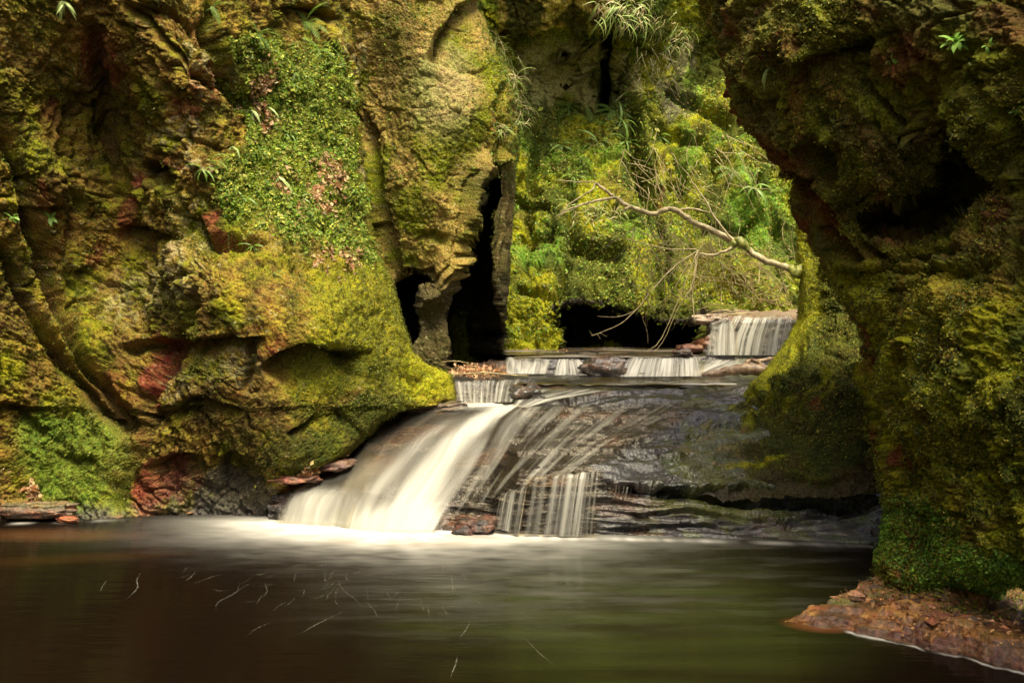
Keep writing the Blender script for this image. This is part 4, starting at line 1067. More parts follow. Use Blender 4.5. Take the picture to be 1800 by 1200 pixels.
fall('waterfall', [(797,668),(800,676),(803,708)], [(918,664),(912,676),(905,706)],
     lambda U, V, px, py: np.clip(.30 + .5 * noise(np.stack([U * 22, V * .8, 0 * U], -1), 1, 95), .05, 1) * soft(U, .05) * sstep(0, .15, V), 'small curtain of water over a dark step beside the mossy bank', 80, 30, .10, scale=(18, .6), cat='waterfall')
fall('waterfall', [(948,680),(925,690),(905,700),(900,714)], [(1100,682),(1040,692),(980,702),(930,716)],
     lambda U, V, px, py: np.clip(.45 + .5 * noise(np.stack([U * 9, V * 2, 0 * U], -1), 1, 96), .0, 1) * soft(U, .15) * sstep(0, .2, V), 'white riffle of water just above the brink of the lower fall', 80, 40, .07, scale=(10, 1))
lipD = lambda px, py: np.interp(py, [622, 629, 633, 660], [14.9, 14.6, 14.42, 14.2])
fall('waterfall', [(1105,628),(1098,634),(1085,662)], [(1232,627),(1236,634),(1240,661)],
     lambda U, V, px, py: np.clip(.72 + .5 * noise(np.stack([U * 26, V * .6, 0 * U], -1), 1, 97), .1, 1.2) * soft(U, .1), 'wide low waterfall over the middle rock step', 110, 24, .16, scale=(22, .5))
fall('waterfall', [(982,630),(978,636),(972,659)], [(1018,630),(1026,638),(1036,659)],
     lambda U, V, px, py: np.clip(.6 + .7 * noise(np.stack([U * 12, V * .6, 0 * U], -1), 1, 98), .05, 1.2) * soft(U, .1), 'narrow little waterfall at the left of the middle rock step', 60, 24, .16, scale=(9, .5))
fall('waterfall', [(1245,631),(1225,645),(1195,660)], [(1345,633),(1330,640),(1280,658)],
     lambda U, V, px, py: np.clip(.45 + .4 * noise(np.stack([U * 8, V * 2, 0 * U], -1), 1, 99) + .5 * V, .0, 1.2) * soft(U, .12), 'white rush of water beside the fallen log', 60, 30, .14, scale=(7, 1))
fall('waterfall', [(888,627),(888,634),(888,657)], [(968,629),(968,636),(962,657)],
     lambda U, V, px, py: np.clip(.35 + .4 * noise(np.stack([U * 6, V * 2, 0 * U], -1), 1, 103) + .3 * V, .0, 1) * soft(U, .08), 'misty slide of water beside the foot of the buttress', 50, 24, .14, scale=(6, 1))
uf = empty('waterfall', (0, 0, 0)); tag(uf, 'upper waterfall, a broad white curtain beside the mossy pillar', 'waterfall')
ud = lambda px, py: np.interp(py, [550, 554, 558, 566, 624], [15.75, 15.38, 15.22, 15.12, 14.98])
fall('curtain', [(1290,554),(1286,560),(1270,590),(1262,624)], [(1398,553),(1396,560),(1392,590),(1388,624)],
     lambda U, V, px, py: np.clip(.62 + .85 * noise(np.stack([U * 22, V * .5, 0 * U], -1), 1, 100), .08, 1.3) * soft(U, .06), None, 130, 50, .05, depth=ud, parent=uf, scale=(17, .5))
fall('curtain', [(1256,566),(1250,573),(1244,595),(1240,624)], [(1292,562),(1294,572),(1296,592),(1298,624)],
     lambda U, V, px, py: np.clip(.7 + .3 * noise(np.stack([U * 6, V * .5, 0 * U], -1), 1, 101), .1, 1.1) * soft(U, .18) * sstep(0, .2, V), None, 50, 50, .10, depth=ud, parent=uf, scale=(5, .5))

# ------------------------------------------------------------------ LEAVES AND MOSS SCATTERED ON THE ROCK
def scatter(name, surf, weight, count, size, cols, lab, seed, lift=.01, flat=.5, jitter=.25, aspect=.6, cat=None, hang=0.0):
    S = SURF[surf]; rg = np.random.default_rng(seed)
    w = np.clip(weight(S['V'], S['N'], S['px'], S['py']), 0, None)
    w = w * (S['px'] > -30) * (S['px'] < 1830) * (S['py'] > -30)
    # weight by true area of the cell
    a = np.linalg.norm(np.cross(np.gradient(S['V'], axis=0), np.gradient(S['V'], axis=1)), axis=-1)
    wf = (w * np.minimum(a, np.percentile(a, 97))).ravel(); cs = np.cumsum(wf)
    idx = np.searchsorted(cs, rg.random(count) * cs[-1]); idx = np.minimum(idx, len(wf) - 1)
    P = S['V'].reshape(-1, 3)[idx]; Nn = S['N'].reshape(-1, 3)[idx]
    n = count
    P = P + rg.normal(0, .012, (n, 3))
    nn = Nn + rg.normal(0, flat, (n, 3)) + np.array([0, -.1, .35]); nn /= np.linalg.norm(nn, axis=1, keepdims=True)
    rnd = rg.normal(0, 1, (n, 3)) + np.array([0, 0, -hang])
    t = np.cross(nn, rnd); t /= np.maximum(np.linalg.norm(t, axis=1, keepdims=True), 1e-6)
    b = np.cross(nn, t)
    sz = size * np.exp(rg.normal(0, .35, n))[:, None]
    P = P + Nn * (lift + sz * .3 * rg.random((n, 1)))
    V = np.stack([P - b * sz * .5, P + t * sz * aspect * .5 + nn * sz * .08, P + b * sz * .5, P - t * sz * aspect * .5 + nn * sz * .08], 1)
    ci = rg.integers(0, len(cols), n)
    c = np.array(cols)[ci] * np.exp(rg.normal(0, jitter, (n, 1)))
    Fq = np.arange(n * 4).reshape(n, 4)
    o = mesh_from(name, V, Fq, M_LEAF, {'tint': np.repeat(np.clip(c, 0, .8), 4, 0)}, smooth=False)
    tag(o, lab, cat, None, 'stuff')
    return o
G1 = [(.13,.23,.015),(.20,.29,.02),(.08,.15,.012),(.29,.33,.03),(.15,.25,.03),(.36,.37,.05),(.2,.18,.03)]
M1 = [(.12,.15,.012),(.19,.21,.014),(.07,.09,.010),(.14,.12,.016)]
M2 = [(.08,.11,.010),(.16,.18,.012),(.26,.23,.018),(.05,.065,.008)]
def wn_(p, a, sc, seed): return sstep(a, a + .35, fbm(p, sc, 3, seed))
scatter('ivy_leaves', 'left', lambda V, n, x, y: inpoly(*warp(V, x, y, 22, 61, 2.5), L_IVY, 30) * (.10 + wn_(V, -.15, 2.2, 900)), 60000, .032, G1, 'small green leaves covering the slope high on the left cliff', 1)
scatter('moss_tufts', 'left', lambda V, n, x, y: (wn_(V, -.15, 1.6, 901) * wn_(-V, -.1, 1.8, 85) * 1.5 * (.4 + sstep(-.1, .5, n[..., 2])) + 2.0 * blob(x, y, 660, 560, 110, 170) + 1.2 * blob(x, y, 130, 810, 100, 90)) * sstep(900, 880, y) * (1 - .8 * inpoly(x, y, [(360,810),(470,820),(500,860),(500,970),(300,970),(330,870)], 10)),
        110000, .015, M1, 'yellowish moss tufts on the left cliff', 2, lift=.003)
scatter('ivy_leaves', 'back_cliff', lambda V, n, x, y: (wn_(V, -.25, .9, 902) + .3) * (1 - inpoly(x, y, [(905,80),(1050,70),(1110,90),(1100,190),(1040,190),(920,200)], 10)) * (1 - inpoly(x, y, [(840,-40),(1065,-40),(1065,60),(840,90)], 5)) * (1 - inpoly(x, y, A_CAVE, 4)) * sstep(610, 595, y) * (1 - blob(x, y, 1210, 110, 30, 50)) * (1 - .75 * sstep(.1, .35, fbm(V, (1.6, 1.6, .7), 4, 275))),
        75000, .042, G1 + G1 + M1 + [(.34,.34,.06),(.3,.22,.06)], 'ivy and leaves covering the far gorge wall', 3, hang=.5)
scatter('moss_tufts', 'right', lambda V, n, x, y: (sstep(440, 560, y) * (.12 + wn_(V, -.05, 2.6, 903)) * 1.3 + .7 * wn_(V, -.1, 1.6, 904)) * (1 - inpoly(x, y, D_HOL, 5)) * (1 - .8 * inpoly(x, y, [(1380,240),(1420,300),(1510,440),(1500,470),(1400,390)], 10)),
        170000, .017, M2 + [(.3,.26,.03)], 'moss and liverwort leaves on the right cliff', 4, lift=.003)
scatter('moss_tufts', 'right', lambda V, n, x, y: np.clip(blob(x, y, 1720, 1030, 120, 60, 12) * 2, 0, 1) + .5 * np.clip(blob(x, y, 1600, 940, 70, 60) * 2, 0, 1), 30000, .020, [(.12,.26,.02),(.2,.34,.03),(.07,.15,.015)], 'bright green moss at the foot of the right cliff', 5)
scatter('moss_tufts', 'mossy_bank', lambda V, n, x, y: (.3 + wn_(V, -.2, 2.2, 905)) * sstep(840, 780, y) * sstep(0, 50, x - E_EDGE(y) + 30), 34000, .018, M2, 'moss tufts on the dark bank beside the ledge', 6)
scatter('moss_tufts', 'rock_buttress', lambda V, n, x, y: sstep(840, 900, x) * sstep(320, 280, y) + .25 * wn_(V, .1, 2, 906) * sstep(470, 400, y), 22000, .026, M1 + G1[:3], 'moss tufts along the buttress edge', 7)
scatter('fallen_leaves', 'left', lambda V, n, x, y: np.clip(blob(x, y, 470, 150, 30, 60) + blob(x, y, 540, 330, 60, 70, 40) + blob(x, y, 455, 190, 30, 60) + .8 * blob(x, y, 600, 450, 40, 30) + 1.5 * blob(x, y, 40, 865, 60, 30, 35) + .8 * blob(x, y, 560, 825, 60, 14, -20), 0, 2) ** 1.5 * (wn_(V, -.1, 3, 907)), 5200, .05,
        [(.42,.24,.12),(.5,.33,.17),(.3,.13,.05),(.4,.3,.12)], 'dead brown leaves lying on the left cliff slope', 8)
scatter('fallen_leaves', 'ledge', lambda V, n, x, y: np.clip(blob(x, y, 830, 652, 60, 10), 0, 1) + .5 * blob(x, y, 930, 616, 60, 5), 900, .045, [(.42,.24,.12),(.5,.33,.17),(.3,.13,.05)], 'dead leaves on the bank by the cave', 9)

scatter('fallen_leaves', 'shelf', lambda V, n, x, y: sstep(1110, 1050, y - (x - 1500) * .22) * sstep(1440, 1500, x) * wn_(V, -.2, 4, 910), 1500, .026, [(.34,.17,.06),(.42,.24,.10),(.22,.09,.03),(.10,.05,.02)], 'brown leaf litter and chips on the red rock shelf', 10)
scatter('moss_tufts', 'shelf', lambda V, n, x, y: sstep(1075, 1045, y - (x - 1600) * .22) * sstep(1500, 1560, x), 5000, .018, M1, 'low moss where the shelf meets the dark cliff', 11)
def pebbles(name, surf, n, region, cols, lab, seed, size=.05):
    r = np.random.default_rng(seed); S = SURF[surf]
    m = region(S['px'], S['py']).ravel() * np.isfinite(S['V'][..., 0]).ravel(); idx = r.choice(np.arange(m.size), n, p=m / m.sum())
    P = S['V'].reshape(-1, 3)[idx]
    base = np.array([[0,0,1],[.9,0,.2],[.2,.9,.1],[-.8,.3,.3],[-.5,-.8,.1],[.4,-.8,.3],[0,0,-.6]], float)
    fc = np.array([[0,1,2],[0,2,3],[0,3,4],[0,4,5],[0,5,1],[6,2,1],[6,3,2],[6,4,3],[6,5,4],[6,1,5]])
    sc = size * np.exp(r.normal(0, .5, n)); an = r.uniform(0, 6.28, n)
    V = base[None] * (1 + .3 * r.normal(0, 1, (n, 7, 1))) * np.array([1, 1, .5])
    c_, s_ = np.cos(an)[:, None], np.sin(an)[:, None]
    V = np.stack([V[..., 0] * c_ - V[..., 1] * s_, V[..., 0] * s_ + V[..., 1] * c_, V[..., 2]], -1) * sc[:, None, None] + P[:, None]
    Fq = (fc[None] + np.arange(n)[:, None, None] * 7).reshape(-1, 3)
    c = np.array(cols)[r.integers(0, len(cols), n)] * np.exp(r.normal(0, .2, (n, 1)))
    o = mesh_from(name, V, Fq, M_WET, {'tint': np.repeat(c, 7, 0), 'wet': np.full(n * 7, .5)}, smooth=False)
    return tag(o, lab, None, None, 'stuff')
pebbles('rubble', 'shelf', 420, lambda x, y: sstep(1095, 1050, y - (x - 1550) * .2) * sstep(1440, 1520, x), [(.22,.09,.03),(.12,.05,.02),(.3,.16,.07),(.06,.03,.015)], 'loose red rubble on the shelf under the dark cliff', 31, .022)
pebbles('rubble', 'left', 160, lambda x, y: sstep(895, 905, y) * sstep(500, 440, x) + .3 * blob(x, y, 545, 830, 70, 14, -20), [(.10,.06,.03),(.05,.04,.03),(.2,.1,.05)], 'small dark stones along the foot of the left cliff', 32, .03)

# ------------------------------------------------------------------ PLANTS
def surf_at(surf, px, py):
    S = SURF[surf]
    d = (S['px'] - px) ** 2 + (S['py'] - py) ** 2
    i = np.unravel_index(np.argmin(d), d.shape)
    # the displaced point that lies nearest that line of sight
    V = S['V']; q = (V[..., 0] / V[..., 1] * F + 900 - px) ** 2 + (HOR - (V[..., 2] - EYE) / V[..., 1] * F - py) ** 2
    q = q + V[..., 1] * 3
    i = np.unravel_index(np.argmin(q), q.shape)
    return V[i].copy(), S['N'][i].copy()

def strap_mesh(name, L, w, droop, tip=.15, wav=.0, fold=.25, segs=9):
    """one leaf blade that leaves the origin along +Y and droops, with a folded midrib"""
    V, Fc = [], []
    for k in range(segs + 1):
        t = k / segs
        a = droop * t
        y = L * (math.sin(a) / droop if droop else t); z = -L * (1 - math.cos(a)) / droop if droop else 0
        ww = w * (math.sin(math.pi * min(1, t * .9 + .08)) ** .6) * (1 - t ** 6) + .0005
        wv = wav * math.sin(t * 19)
        V += [(-ww / 2, y, z + ww * fold + wv), (0, y, z), (ww / 2, y, z + ww * fold - wv)]
    for k in range(segs):
        a = k * 3
        Fc += [(a, a + 1, a + 4, a + 3), (a + 1, a + 2, a + 5, a + 4)]
    me = bpy.data.meshes.new(name); me.from_pydata(V, [], Fc); me.update()
    me.polygons.foreach_set('use_smooth', [True] * len(Fc))
    return me
def pinnate_mesh(name, L, w, droop, n=13):
    V, Fc = [], []
    def pt(t):
        a = droop * t; return Vector((0, L * math.sin(a) / droop, -L * (1 - math.cos(a)) / droop))
    for k in range(n):
        t = (k + .6) / n; p = pt(t); p2 = pt(min(1, t + .03))
        ln = w * .5 * math.sin(math.pi * (t * .85 + .12)) ** .8
        wd = L / n * .42
        dirv = (p2 - p).normalized()
        for s in (-1, 1):
            i = len(V)
            V += [p - dirv * wd, p + Vector((s * ln * .55, 0, -.1 * ln)) - dirv * wd * .3, p + Vector((s * ln, 0, -.3 * ln)) + dirv * wd, p + Vector((s * ln * .5, 0, -.05 * ln)) + dirv * wd * 1.2]
            Fc.append((i, i + 1, i + 2, i + 3))
    for k in range(8):
        a, b = pt(k / 8), pt((k + 1) / 8); i = len(V); r = L * .012
        V += [a + Vector((-r, 0, 0)), a + Vector((r, 0, 0)), b + Vector((r * .8, 0, 0)), b + Vector((-r * .8, 0, 0))]; Fc.append((i, i + 1, i + 2, i + 3))
    me = bpy.data.meshes.new(name); me.from_pydata([tuple(v) for v in V], [], Fc); me.update()
    return me
def setmat(me, m): me.materials.append(m); return me
ME = {
 'strap': [setmat(strap_mesh('frond', .30, .035, 1.3, wav=.003), M_PALEFERN), setmat(strap_mesh('frond', .24, .03, 1.7, wav=.003), M_PALEFERN)],
 'green': [setmat(strap_mesh('frond', .30, .03, 1.4, wav=.003), M_FERN), setmat(strap_mesh('frond', .24, .028, 1.8), M_FERN)],
 'fern': [setmat(pinnate_mesh('frond', .36, .13, 1.2), M_FERN), setmat(pinnate_mesh('frond', .28, .11, 1.6), M_FERN)],
 'broad': [setmat(strap_mesh('leaf', .13, .055, .8, fold=.15), M_BROAD), setmat(strap_mesh('leaf', .10, .045, 1.1, fold=.15), M_BROAD)],
 'longgrass': [setmat(strap_mesh('blade', .36, .013, 1.9, segs=6), M_GRASS), setmat(strap_mesh('blade', .28, .012, 2.5, segs=6), M_PALEGRASS)],
 'grass': [setmat(strap_mesh('blade', .36, .007, 1.9, segs=7), M_GRASS), setmat(strap_mesh('blade', .28, .006, 2.3, segs=7), M_GRASS)],
}
def plant(kind, name, surf, px, py, n, scale, lab, cat, group=None, part='frond', spread=1.0, down=0.0, seed=0, root=0.0):
    p, nn = surf_at(surf, px, py)
    r = random.Random(seed + int(px * 7 + py))
    e = empty(name, p + nn * .01); tag(e, lab, cat, group)
    out = Vector(nn) + Vector((0, -.4, .25)); out.normalize()
    for k in range(n):
        o = bpy.data.objects.new(part, ME[kind][k % 2]); COL.objects.link(o); o.parent = e
        a = 2 * math.pi * (k + r.uniform(-.3, .3)) / n
        side = Vector((math.cos(a), 0, math.sin(a)))
        d = (out * r.uniform(.35, .8) + side * spread * r.uniform(.7, 1.1) + Vector((0, 0, -down))).normalized()
        up = (out + Vector((0, 0, .9)) + Vector((r.uniform(-.2, .2), r.uniform(-.2, .2), 0))).normalized()
        x = d.cross(up).normalized(); z = x.cross(d).normalized()
        R = Matrix((x, d, z)).transposed().to_4x4()
        s = scale * r.uniform(.75, 1.2)
        o.matrix_local = Matrix.Translation((r.uniform(-root, root), r.uniform(-.05, .02), r.uniform(-root, root) * .7)) @ R @ Matrix.Scale(s, 4)
    return e
P = plant
P('strap', 'strap_fern', 'left', 487, 312, 5, 1.15, 'pale hart\'s tongue fern hanging above the dark overhang on the leafy slope', 'fern', down=.9)
P('strap', 'strap_fern', 'left', 438, 195, 5, .85, 'pale narrow fern on the leafy slope beside the pile of brown leaves', 'fern', down=.6)
P('strap', 'strap_fern', 'left', 408, 258, 5, .8, 'pale drooping fern at the left edge of the leafy slope', 'fern', down=.7)
P('green', 'strap_fern', 'left', 372, 285, 6, .8, 'green strap fern just above the mossy rock bulge', 'fern', down=.3)
P('strap', 'strap_fern', 'left', 470, 190, 4, .7, 'small pale fern between dead leaves high on the slope', 'fern', down=.4)
P('fern', 'fern', 'left', 540, 40, 9, 1.0, 'dark green feathery fern at the top of the leafy slope', 'fern')
P('fern', 'fern', 'left', 455, 65, 7, .8, 'smaller feathery fern in shade at the top left of the slope', 'fern')
P('fern', 'fern', 'left', 375, 15, 5, .6, 'small feathery fern in the crack at the top of the left cliff', 'fern')
P('strap', 'strap_fern', 'left', 112, 2, 6, .8, 'pale fern cut off by the top edge of the photo, far left', 'fern', down=.7)
P('broad', 'leafy_plant', 'left', 92, 382, 5, .9, 'small broad-leaved plant in the dark gully of the left cliff', 'plant', part='leaf')
P('broad', 'leafy_plant', 'left', 20, 382, 5, .7, 'small plant at the far left edge of the cliff', 'plant', part='leaf')
P('green', 'strap_fern', 'left', 452, 432, 6, .7, 'dark green fern just under the jutting rock slab', 'fern', down=.3)
P('green', 'strap_fern', 'left', 480, 480, 5, .6, 'small green fern on the mossy bulge below the leafy slope', 'fern', down=.4)
P('green', 'strap_fern', 'left', 355, 300, 6, .7, 'green fern above the shadowed hollow', 'fern', down=.4)
P('broad', 'leafy_plant', 'right', 1680, 76, 11, .85, 'bright broad-leaved plant growing from the dark right cliff', 'plant', part='leaf')
P('broad', 'leafy_plant', 'right', 1738, 82, 4, .5, 'tiny plant just right of the bright broad-leaved plant', 'plant', part='leaf')
P('strap', 'strap_fern', 'right', 1355, 118, 4, .8, 'pale fern hanging from the left part of the right cliff', 'fern', down=1.2)
P('strap', 'strap_fern', 'right', 1425, 8, 4, .7, 'pale fern at the top edge of the right cliff', 'fern', down=.9)
P('broad', 'leafy_plant', 'right', 1568, 105, 4, .45, 'tiny leafy sprig on the slanting rib of the right cliff', 'plant', part='leaf')
P('broad', 'leafy_plant', 'right', 1785, 190, 4, .45, 'tiny sprig near the right edge of the photo', 'plant', part='leaf')
for i, (x, y, s) in enumerate([(872,75,.9),(884,92,1.1),(893,112,.95),(900,140,.9),(906,170,.8),(910,190,.9),(912,215,.8),(880,230,.6)]):
    names = ['uppermost green grass tuft on the buttress edge', 'large bright grass tuft on the shoulder of the buttress', 'grass tuft just below the large bright tuft on the buttress', 'hanging grass tuft on the outer edge of the buttress',
             'short grass tuft midway down the buttress edge', 'spiky grass tuft pointing right from the buttress', 'lowest grass tuft on the outer buttress edge', 'grass tuft in the mossy crack of the buttress']
    P('longgrass', 'grass_tuft', 'rock_buttress', x - 1, y, 26, s * 1.2, names[i], 'grass', 'grass tufts on the buttress', part='blade', spread=.8, seed=3, root=.09)
bl = ['left', 'middle', 'upper']
for i, (x, y, s, lb) in enumerate([(1075,15,1.8,'long grass hanging at the left of the grassy overhang'),(1105,25,1.7,'long grass hanging over the dark recess of the far wall'),(1135,40,1.8,'dry pale grass hanging in the middle of the overhang'),
        (1165,35,1.7,'dry grass hanging at the right of the overhang'),(1180,70,1.5,'drooping dry grass at the lower right of the overhang'),(1120,-5,1.7,'grass at the very top of the overhang'),(1055,90,.8,'small tuft dangling alone beside the dark cleft'),
        (1030,380,1.5,'drooping tuft of long leaves under the pale branch'),(1060,375,1.5,'drooping tuft of long leaves right of its twin under the pale branch'),(935,175,.9,'grass tuft low beside the buttress on the far wall')]):
    P('longgrass', 'grass_tuft', 'back_cliff', x, y, 80, s * .8, lb, 'grass', 'grass tufts on the far wall', part='blade', down=.5, seed=9, root=.10 + .24 * (s > 1.4))
for i, (x, y, k, s, lb) in enumerate([(1075,195,'fern',1.6,'fern below the dark cleft of the far wall'),(1000,190,'fern',1.3,'fern at the left of the ivy on the far wall'),(1050,250,'green',1.8,'glossy strap fern in the middle of the far ivy'),
        (1100,250,'green',1.8,'glossy strap fern beside the mossy rib'),(1090,215,'green',1.5,'strap fern under the fern by the dark cleft'),(1040,215,'fern',1.3,'fern left of the strap ferns on the far wall'),
        (985,255,'green',1.4,'strap fern near the buttress on the far wall'),(1290,300,'fern',1.4,'fern on the far slope near the leaning cliff'),(1325,330,'green',1.5,'strap fern on the bright green far slope'),(1010,310,'green',1.3,'strap fern above the end of the pale branch'),
        (1160,240,'green',1.3,'strap fern right of the mossy rib on the far wall')]):
    P(k, 'fern' if k == 'fern' else 'strap_fern', 'back_cliff', x, y, 8, s, lb, 'fern', down=.3 if k != 'fern' else 0)

for x, y, k, s_, lb in [(520,130,'fern',.7,'small feathery fern in the shaded upper part of the leafy slope'),(590,160,'green',.6,'small strap fern at the upper right edge of the leafy slope'),
        (505,235,'green',.6,'small strap fern in the middle of the leafy slope'),(560,270,'fern',.6,'feathery fern just above the middle patch of dead leaves'),
        (600,300,'green',.55,'strap fern by the right border of the leafy slope'),(450,300,'strap',.6,'small pale fern near the lower left of the leafy slope'),
        (430,350,'green',.6,'strap fern above the red hollow under the leafy slope'),(530,350,'strap',.6,'small pale fern beside the middle patch of dead leaves'),
        (600,400,'green',.6,'strap fern above the lowest patch of dead leaves'),(640,420,'fern',.6,'feathery fern at the lower right tip of the leafy slope'),
        (560,90,'fern',.7,'feathery fern under the dark fern at the top of the slope'),(480,105,'green',.6,'strap fern above the highest patch of dead leaves')]:
    P(k, 'small_fern', 'left', x, y, 6, s_, lb, 'fern', 'small ferns among the leaves of the left slope', down=.3)

# ------------------------------------------------------------------ FALLEN BRANCH
def tube(name, pts, mat, parent=None, sides=7, sm=5, wob=.006, seed=0):
    """pts: (px, py, D, radius in m) ; smooth tapered tube"""
    r = np.random.default_rng(seed + len(pts))
    P = np.array(pts, float); k = np.arange(len(P)); n = (len(P) - 1) * sm + 1
    kk = np.linspace(0, len(P) - 1, n)
    def cr(col):
        i = np.clip(np.floor(kk).astype(int), 0, len(P) - 2); t = kk - i
        p0, p1, p2, p3 = (col[np.clip(i + o, 0, len(P) - 1)] for o in (-1, 0, 1, 2))
        return .5 * (2 * p1 + (-p0 + p2) * t + (2 * p0 - 5 * p1 + 4 * p2 - p3) * t ** 2 + (-p0 + 3 * p1 - 3 * p2 + p3) * t ** 3)
    Q = W(cr(P[:, 0]), cr(P[:, 1]), cr(P[:, 2])) + r.normal(0, wob, (n, 3))
    R = np.interp(kk, k, P[:, 3]) * .85
    T = np.gradient(Q, axis=0); T /= np.linalg.norm(T, axis=1, keepdims=True)
    A = np.cross(T, [0, 1, .2]); A /= np.linalg.norm(A, axis=1, keepdims=True); B = np.cross(T, A)
    th = np.linspace(0, 2 * np.pi, sides, endpoint=False)
    V = Q[:, None] + R[:, None, None] * (A[:, None] * np.cos(th)[None, :, None] + B[:, None] * np.sin(th)[None, :, None]) * (1 + .12 * r.normal(0, 1, (n, sides, 1)))
    i = np.arange(n * sides).reshape(n, sides)
    j = np.roll(i, -1, 1)
    Fq = np.stack([i[:-1].ravel(), j[:-1].ravel(), j[1:].ravel(), i[1:].ravel()], -1)
    V = np.concatenate([V.reshape(-1, 3), Q[:1], Q[-1:]]); a, b = n * sides, n * sides + 1
    caps = [(a, j[0, k], i[0, k], i[0, k]) for k in range(sides)] + [(b, i[-1, k], j[-1, k], j[-1, k]) for k in range(sides)]
    me = bpy.data.meshes.new(name)
    faces = [tuple(f) for f in Fq.tolist()] + [c[:3] for c in [(int(a), int(q[1]), int(q[2])) for q in caps[:sides]]] + [(int(b), int(q[1]), int(q[2])) for q in caps[sides:]]
    me.from_pydata(V.tolist(), [], faces); me.update()
    me.polygons.foreach_set('use_smooth', [True] * len(faces)); me.materials.append(mat)
    o = bpy.data.objects.new(name, me); COL.objects.link(o)
    if parent: o.parent = parent
    return o
tr = empty('fallen_tree'); tag(tr, 'pale bare branch arching across the gorge from the mossy pillar', 'branch')
tube('trunk', [(1415,488,13.7,.06),(1388,473,13.7,.055),(1340,455,13.8,.05),(1300,430,13.9,.055),(1245,402,14,.05),(1215,388,14,.045),(1190,370,14,.045),(1172,368,14,.045),(1150,376,14,.042),(1120,368,14,.038),(1098,358,14,.035),(1080,347,14.1,.032),(1062,332,14.1,.025),(1045,321,14.2,.02)], M_BARK, tr, 9)
tube('moss_knob', [(1318,440,13.85,.03),(1308,432,13.85,.075),(1298,424,13.85,.085),(1288,430,13.85,.06),(1276,440,13.85,.03)], M_MOSSBARK, tr, 9, seed=3)
tube('moss_sleeve', [(1412,470,13.6,.07),(1400,478,13.6,.11),(1388,468,13.65,.05)], M_MOSSBARK, tr, 9, seed=4)
for pts in [
 [(1080,347,14.1,.026),(1055,352,14,.022),(1030,358,14,.02),(1000,368,14,.017),(976,382,14,.012)],
 [(1047,322,14.2,.018),(1040,334,14.1,.014),(1015,350,14.1,.012),(985,372,14,.007)],
 [(1045,321,14.2,.014),(1010,319,14.2,.009),(974,317,14.2,.005)],
 [(1110,362,14,.02),(1101,366,13.9,.018),(1096,371,13.9,.016)],
 [(1190,371,14,.02),(1210,366,14,.016),(1240,372,14,.013),(1258,376,14,.009)],
 [(1292,432,13.85,.03),(1275,441,13.8,.024),(1250,448,13.8,.018),(1228,445,13.8,.016)],
 [(1288,424,13.85,.018),(1262,390,13.9,.016),(1235,345,14,.013),(1205,302,14.1,.008),(1185,280,14.1,.004)]]:
    tube('branch', pts, M_BARK, tr, 7, seed=int(pts[0][0]))
for pts in [
 [(1228,440,13.8,.013),(1190,465,13.7,.011),(1150,505,13.5,.010),(1118,545,13.4,.008),(1085,572,13.3,.006),(1040,590,13.2,.005)],
 [(1228,440,13.8,.012),(1220,455,13.7,.009),(1195,520,13.5,.008),(1172,575,13.4,.007),(1155,605,13.3,.006),(1138,615,13.3,.004)],
 [(1224,443,13.8,.010),(1216,500,13.6,.008),(1190,545,13.5,.006),(1168,595,13.4,.005),(1150,618,13.3,.003)],
 [(1226,444,13.8,.013),(1222,480,13.7,.012),(1217,520,13.7,.011),(1221,568,13.6,.008)],
 [(1225,438,13.8,.012),(1180,438,13.8,.010),(1140,430,13.8,.009),(1100,420,13.8,.006)],
 [(1215,438,13.8,.008),(1185,415,13.8,.007),(1155,390,13.8,.005)],
 [(1118,545,13.4,.006),(1090,556,13.4,.005),(1050,556,13.3,.003)],
 [(1050,588,13.2,.004),(1056,596,13.2,.003)], [(1042,590,13.2,.004),(1036,582,13.2,.002)], [(1055,585,13.2,.004),(1066,591,13.2,.002)],
 [(1218,446,13.8,.007),(1200,480,13.7,.005),(1184,510,13.6,.003)], [(1228,440,13.8,.009),(1238,428,13.8,.007)]]:
    tube('twig', pts, M_TWIG, tr, 5, seed=int(pts[-1][0]), wob=.003)
# thicket of thin twigs: one mass
def thicket(name, n, box, lab, seed, mat, parent=None, lenr=(40, 120), rr_=(.004, .010)):
    r = np.random.default_rng(seed); VV, FF = [], []; base = 0
    for i in range(n):
        x, y = r.uniform(box[0], box[2]), r.uniform(box[1], box[3]); D = r.uniform(box[4], box[5])
        L = r.uniform(*lenr); a = r.normal(box[6], .5); m = 7; P = []
        for k in range(m):
            P.append((x, y, D)); a += r.normal(0, .22); x += L / m * math.cos(a); y += L / m * math.sin(a); D += r.normal(0, .05)
        Q = W(*np.array(P).T); R = np.linspace(r.uniform(*rr_), .002, m)
        T = np.gradient(Q, axis=0); T /= np.linalg.norm(T, axis=1, keepdims=True)
        A = np.cross(T, [0, 1, .2]); A /= np.maximum(np.linalg.norm(A, axis=1, keepdims=True), 1e-6); B = np.cross(T, A)
        th = np.linspace(0, 2 * np.pi, 3, endpoint=False)
        V = Q[:, None] + R[:, None, None] * (A[:, None] * np.cos(th)[None, :, None] + B[:, None] * np.sin(th)[None, :, None])
        ii = np.arange(m * 3).reshape(m, 3) + base; jj = np.roll(ii, -1, 1)
        FF.append(np.stack([ii[:-1].ravel(), jj[:-1].ravel(), jj[1:].ravel(), ii[1:].ravel()], -1)); VV.append(V.reshape(-1, 3)); base += m * 3
    o = mesh_from(name, np.concatenate(VV), np.concatenate(FF), mat)
    return tag(o, lab, None, None, 'stuff')
thicket('bare_twigs', 120, (1200, 440, 1400, 545, 15.6, 17.2, -2.5), 'tangle of thin bare twigs above the upper waterfall', 21, M_TWIG)
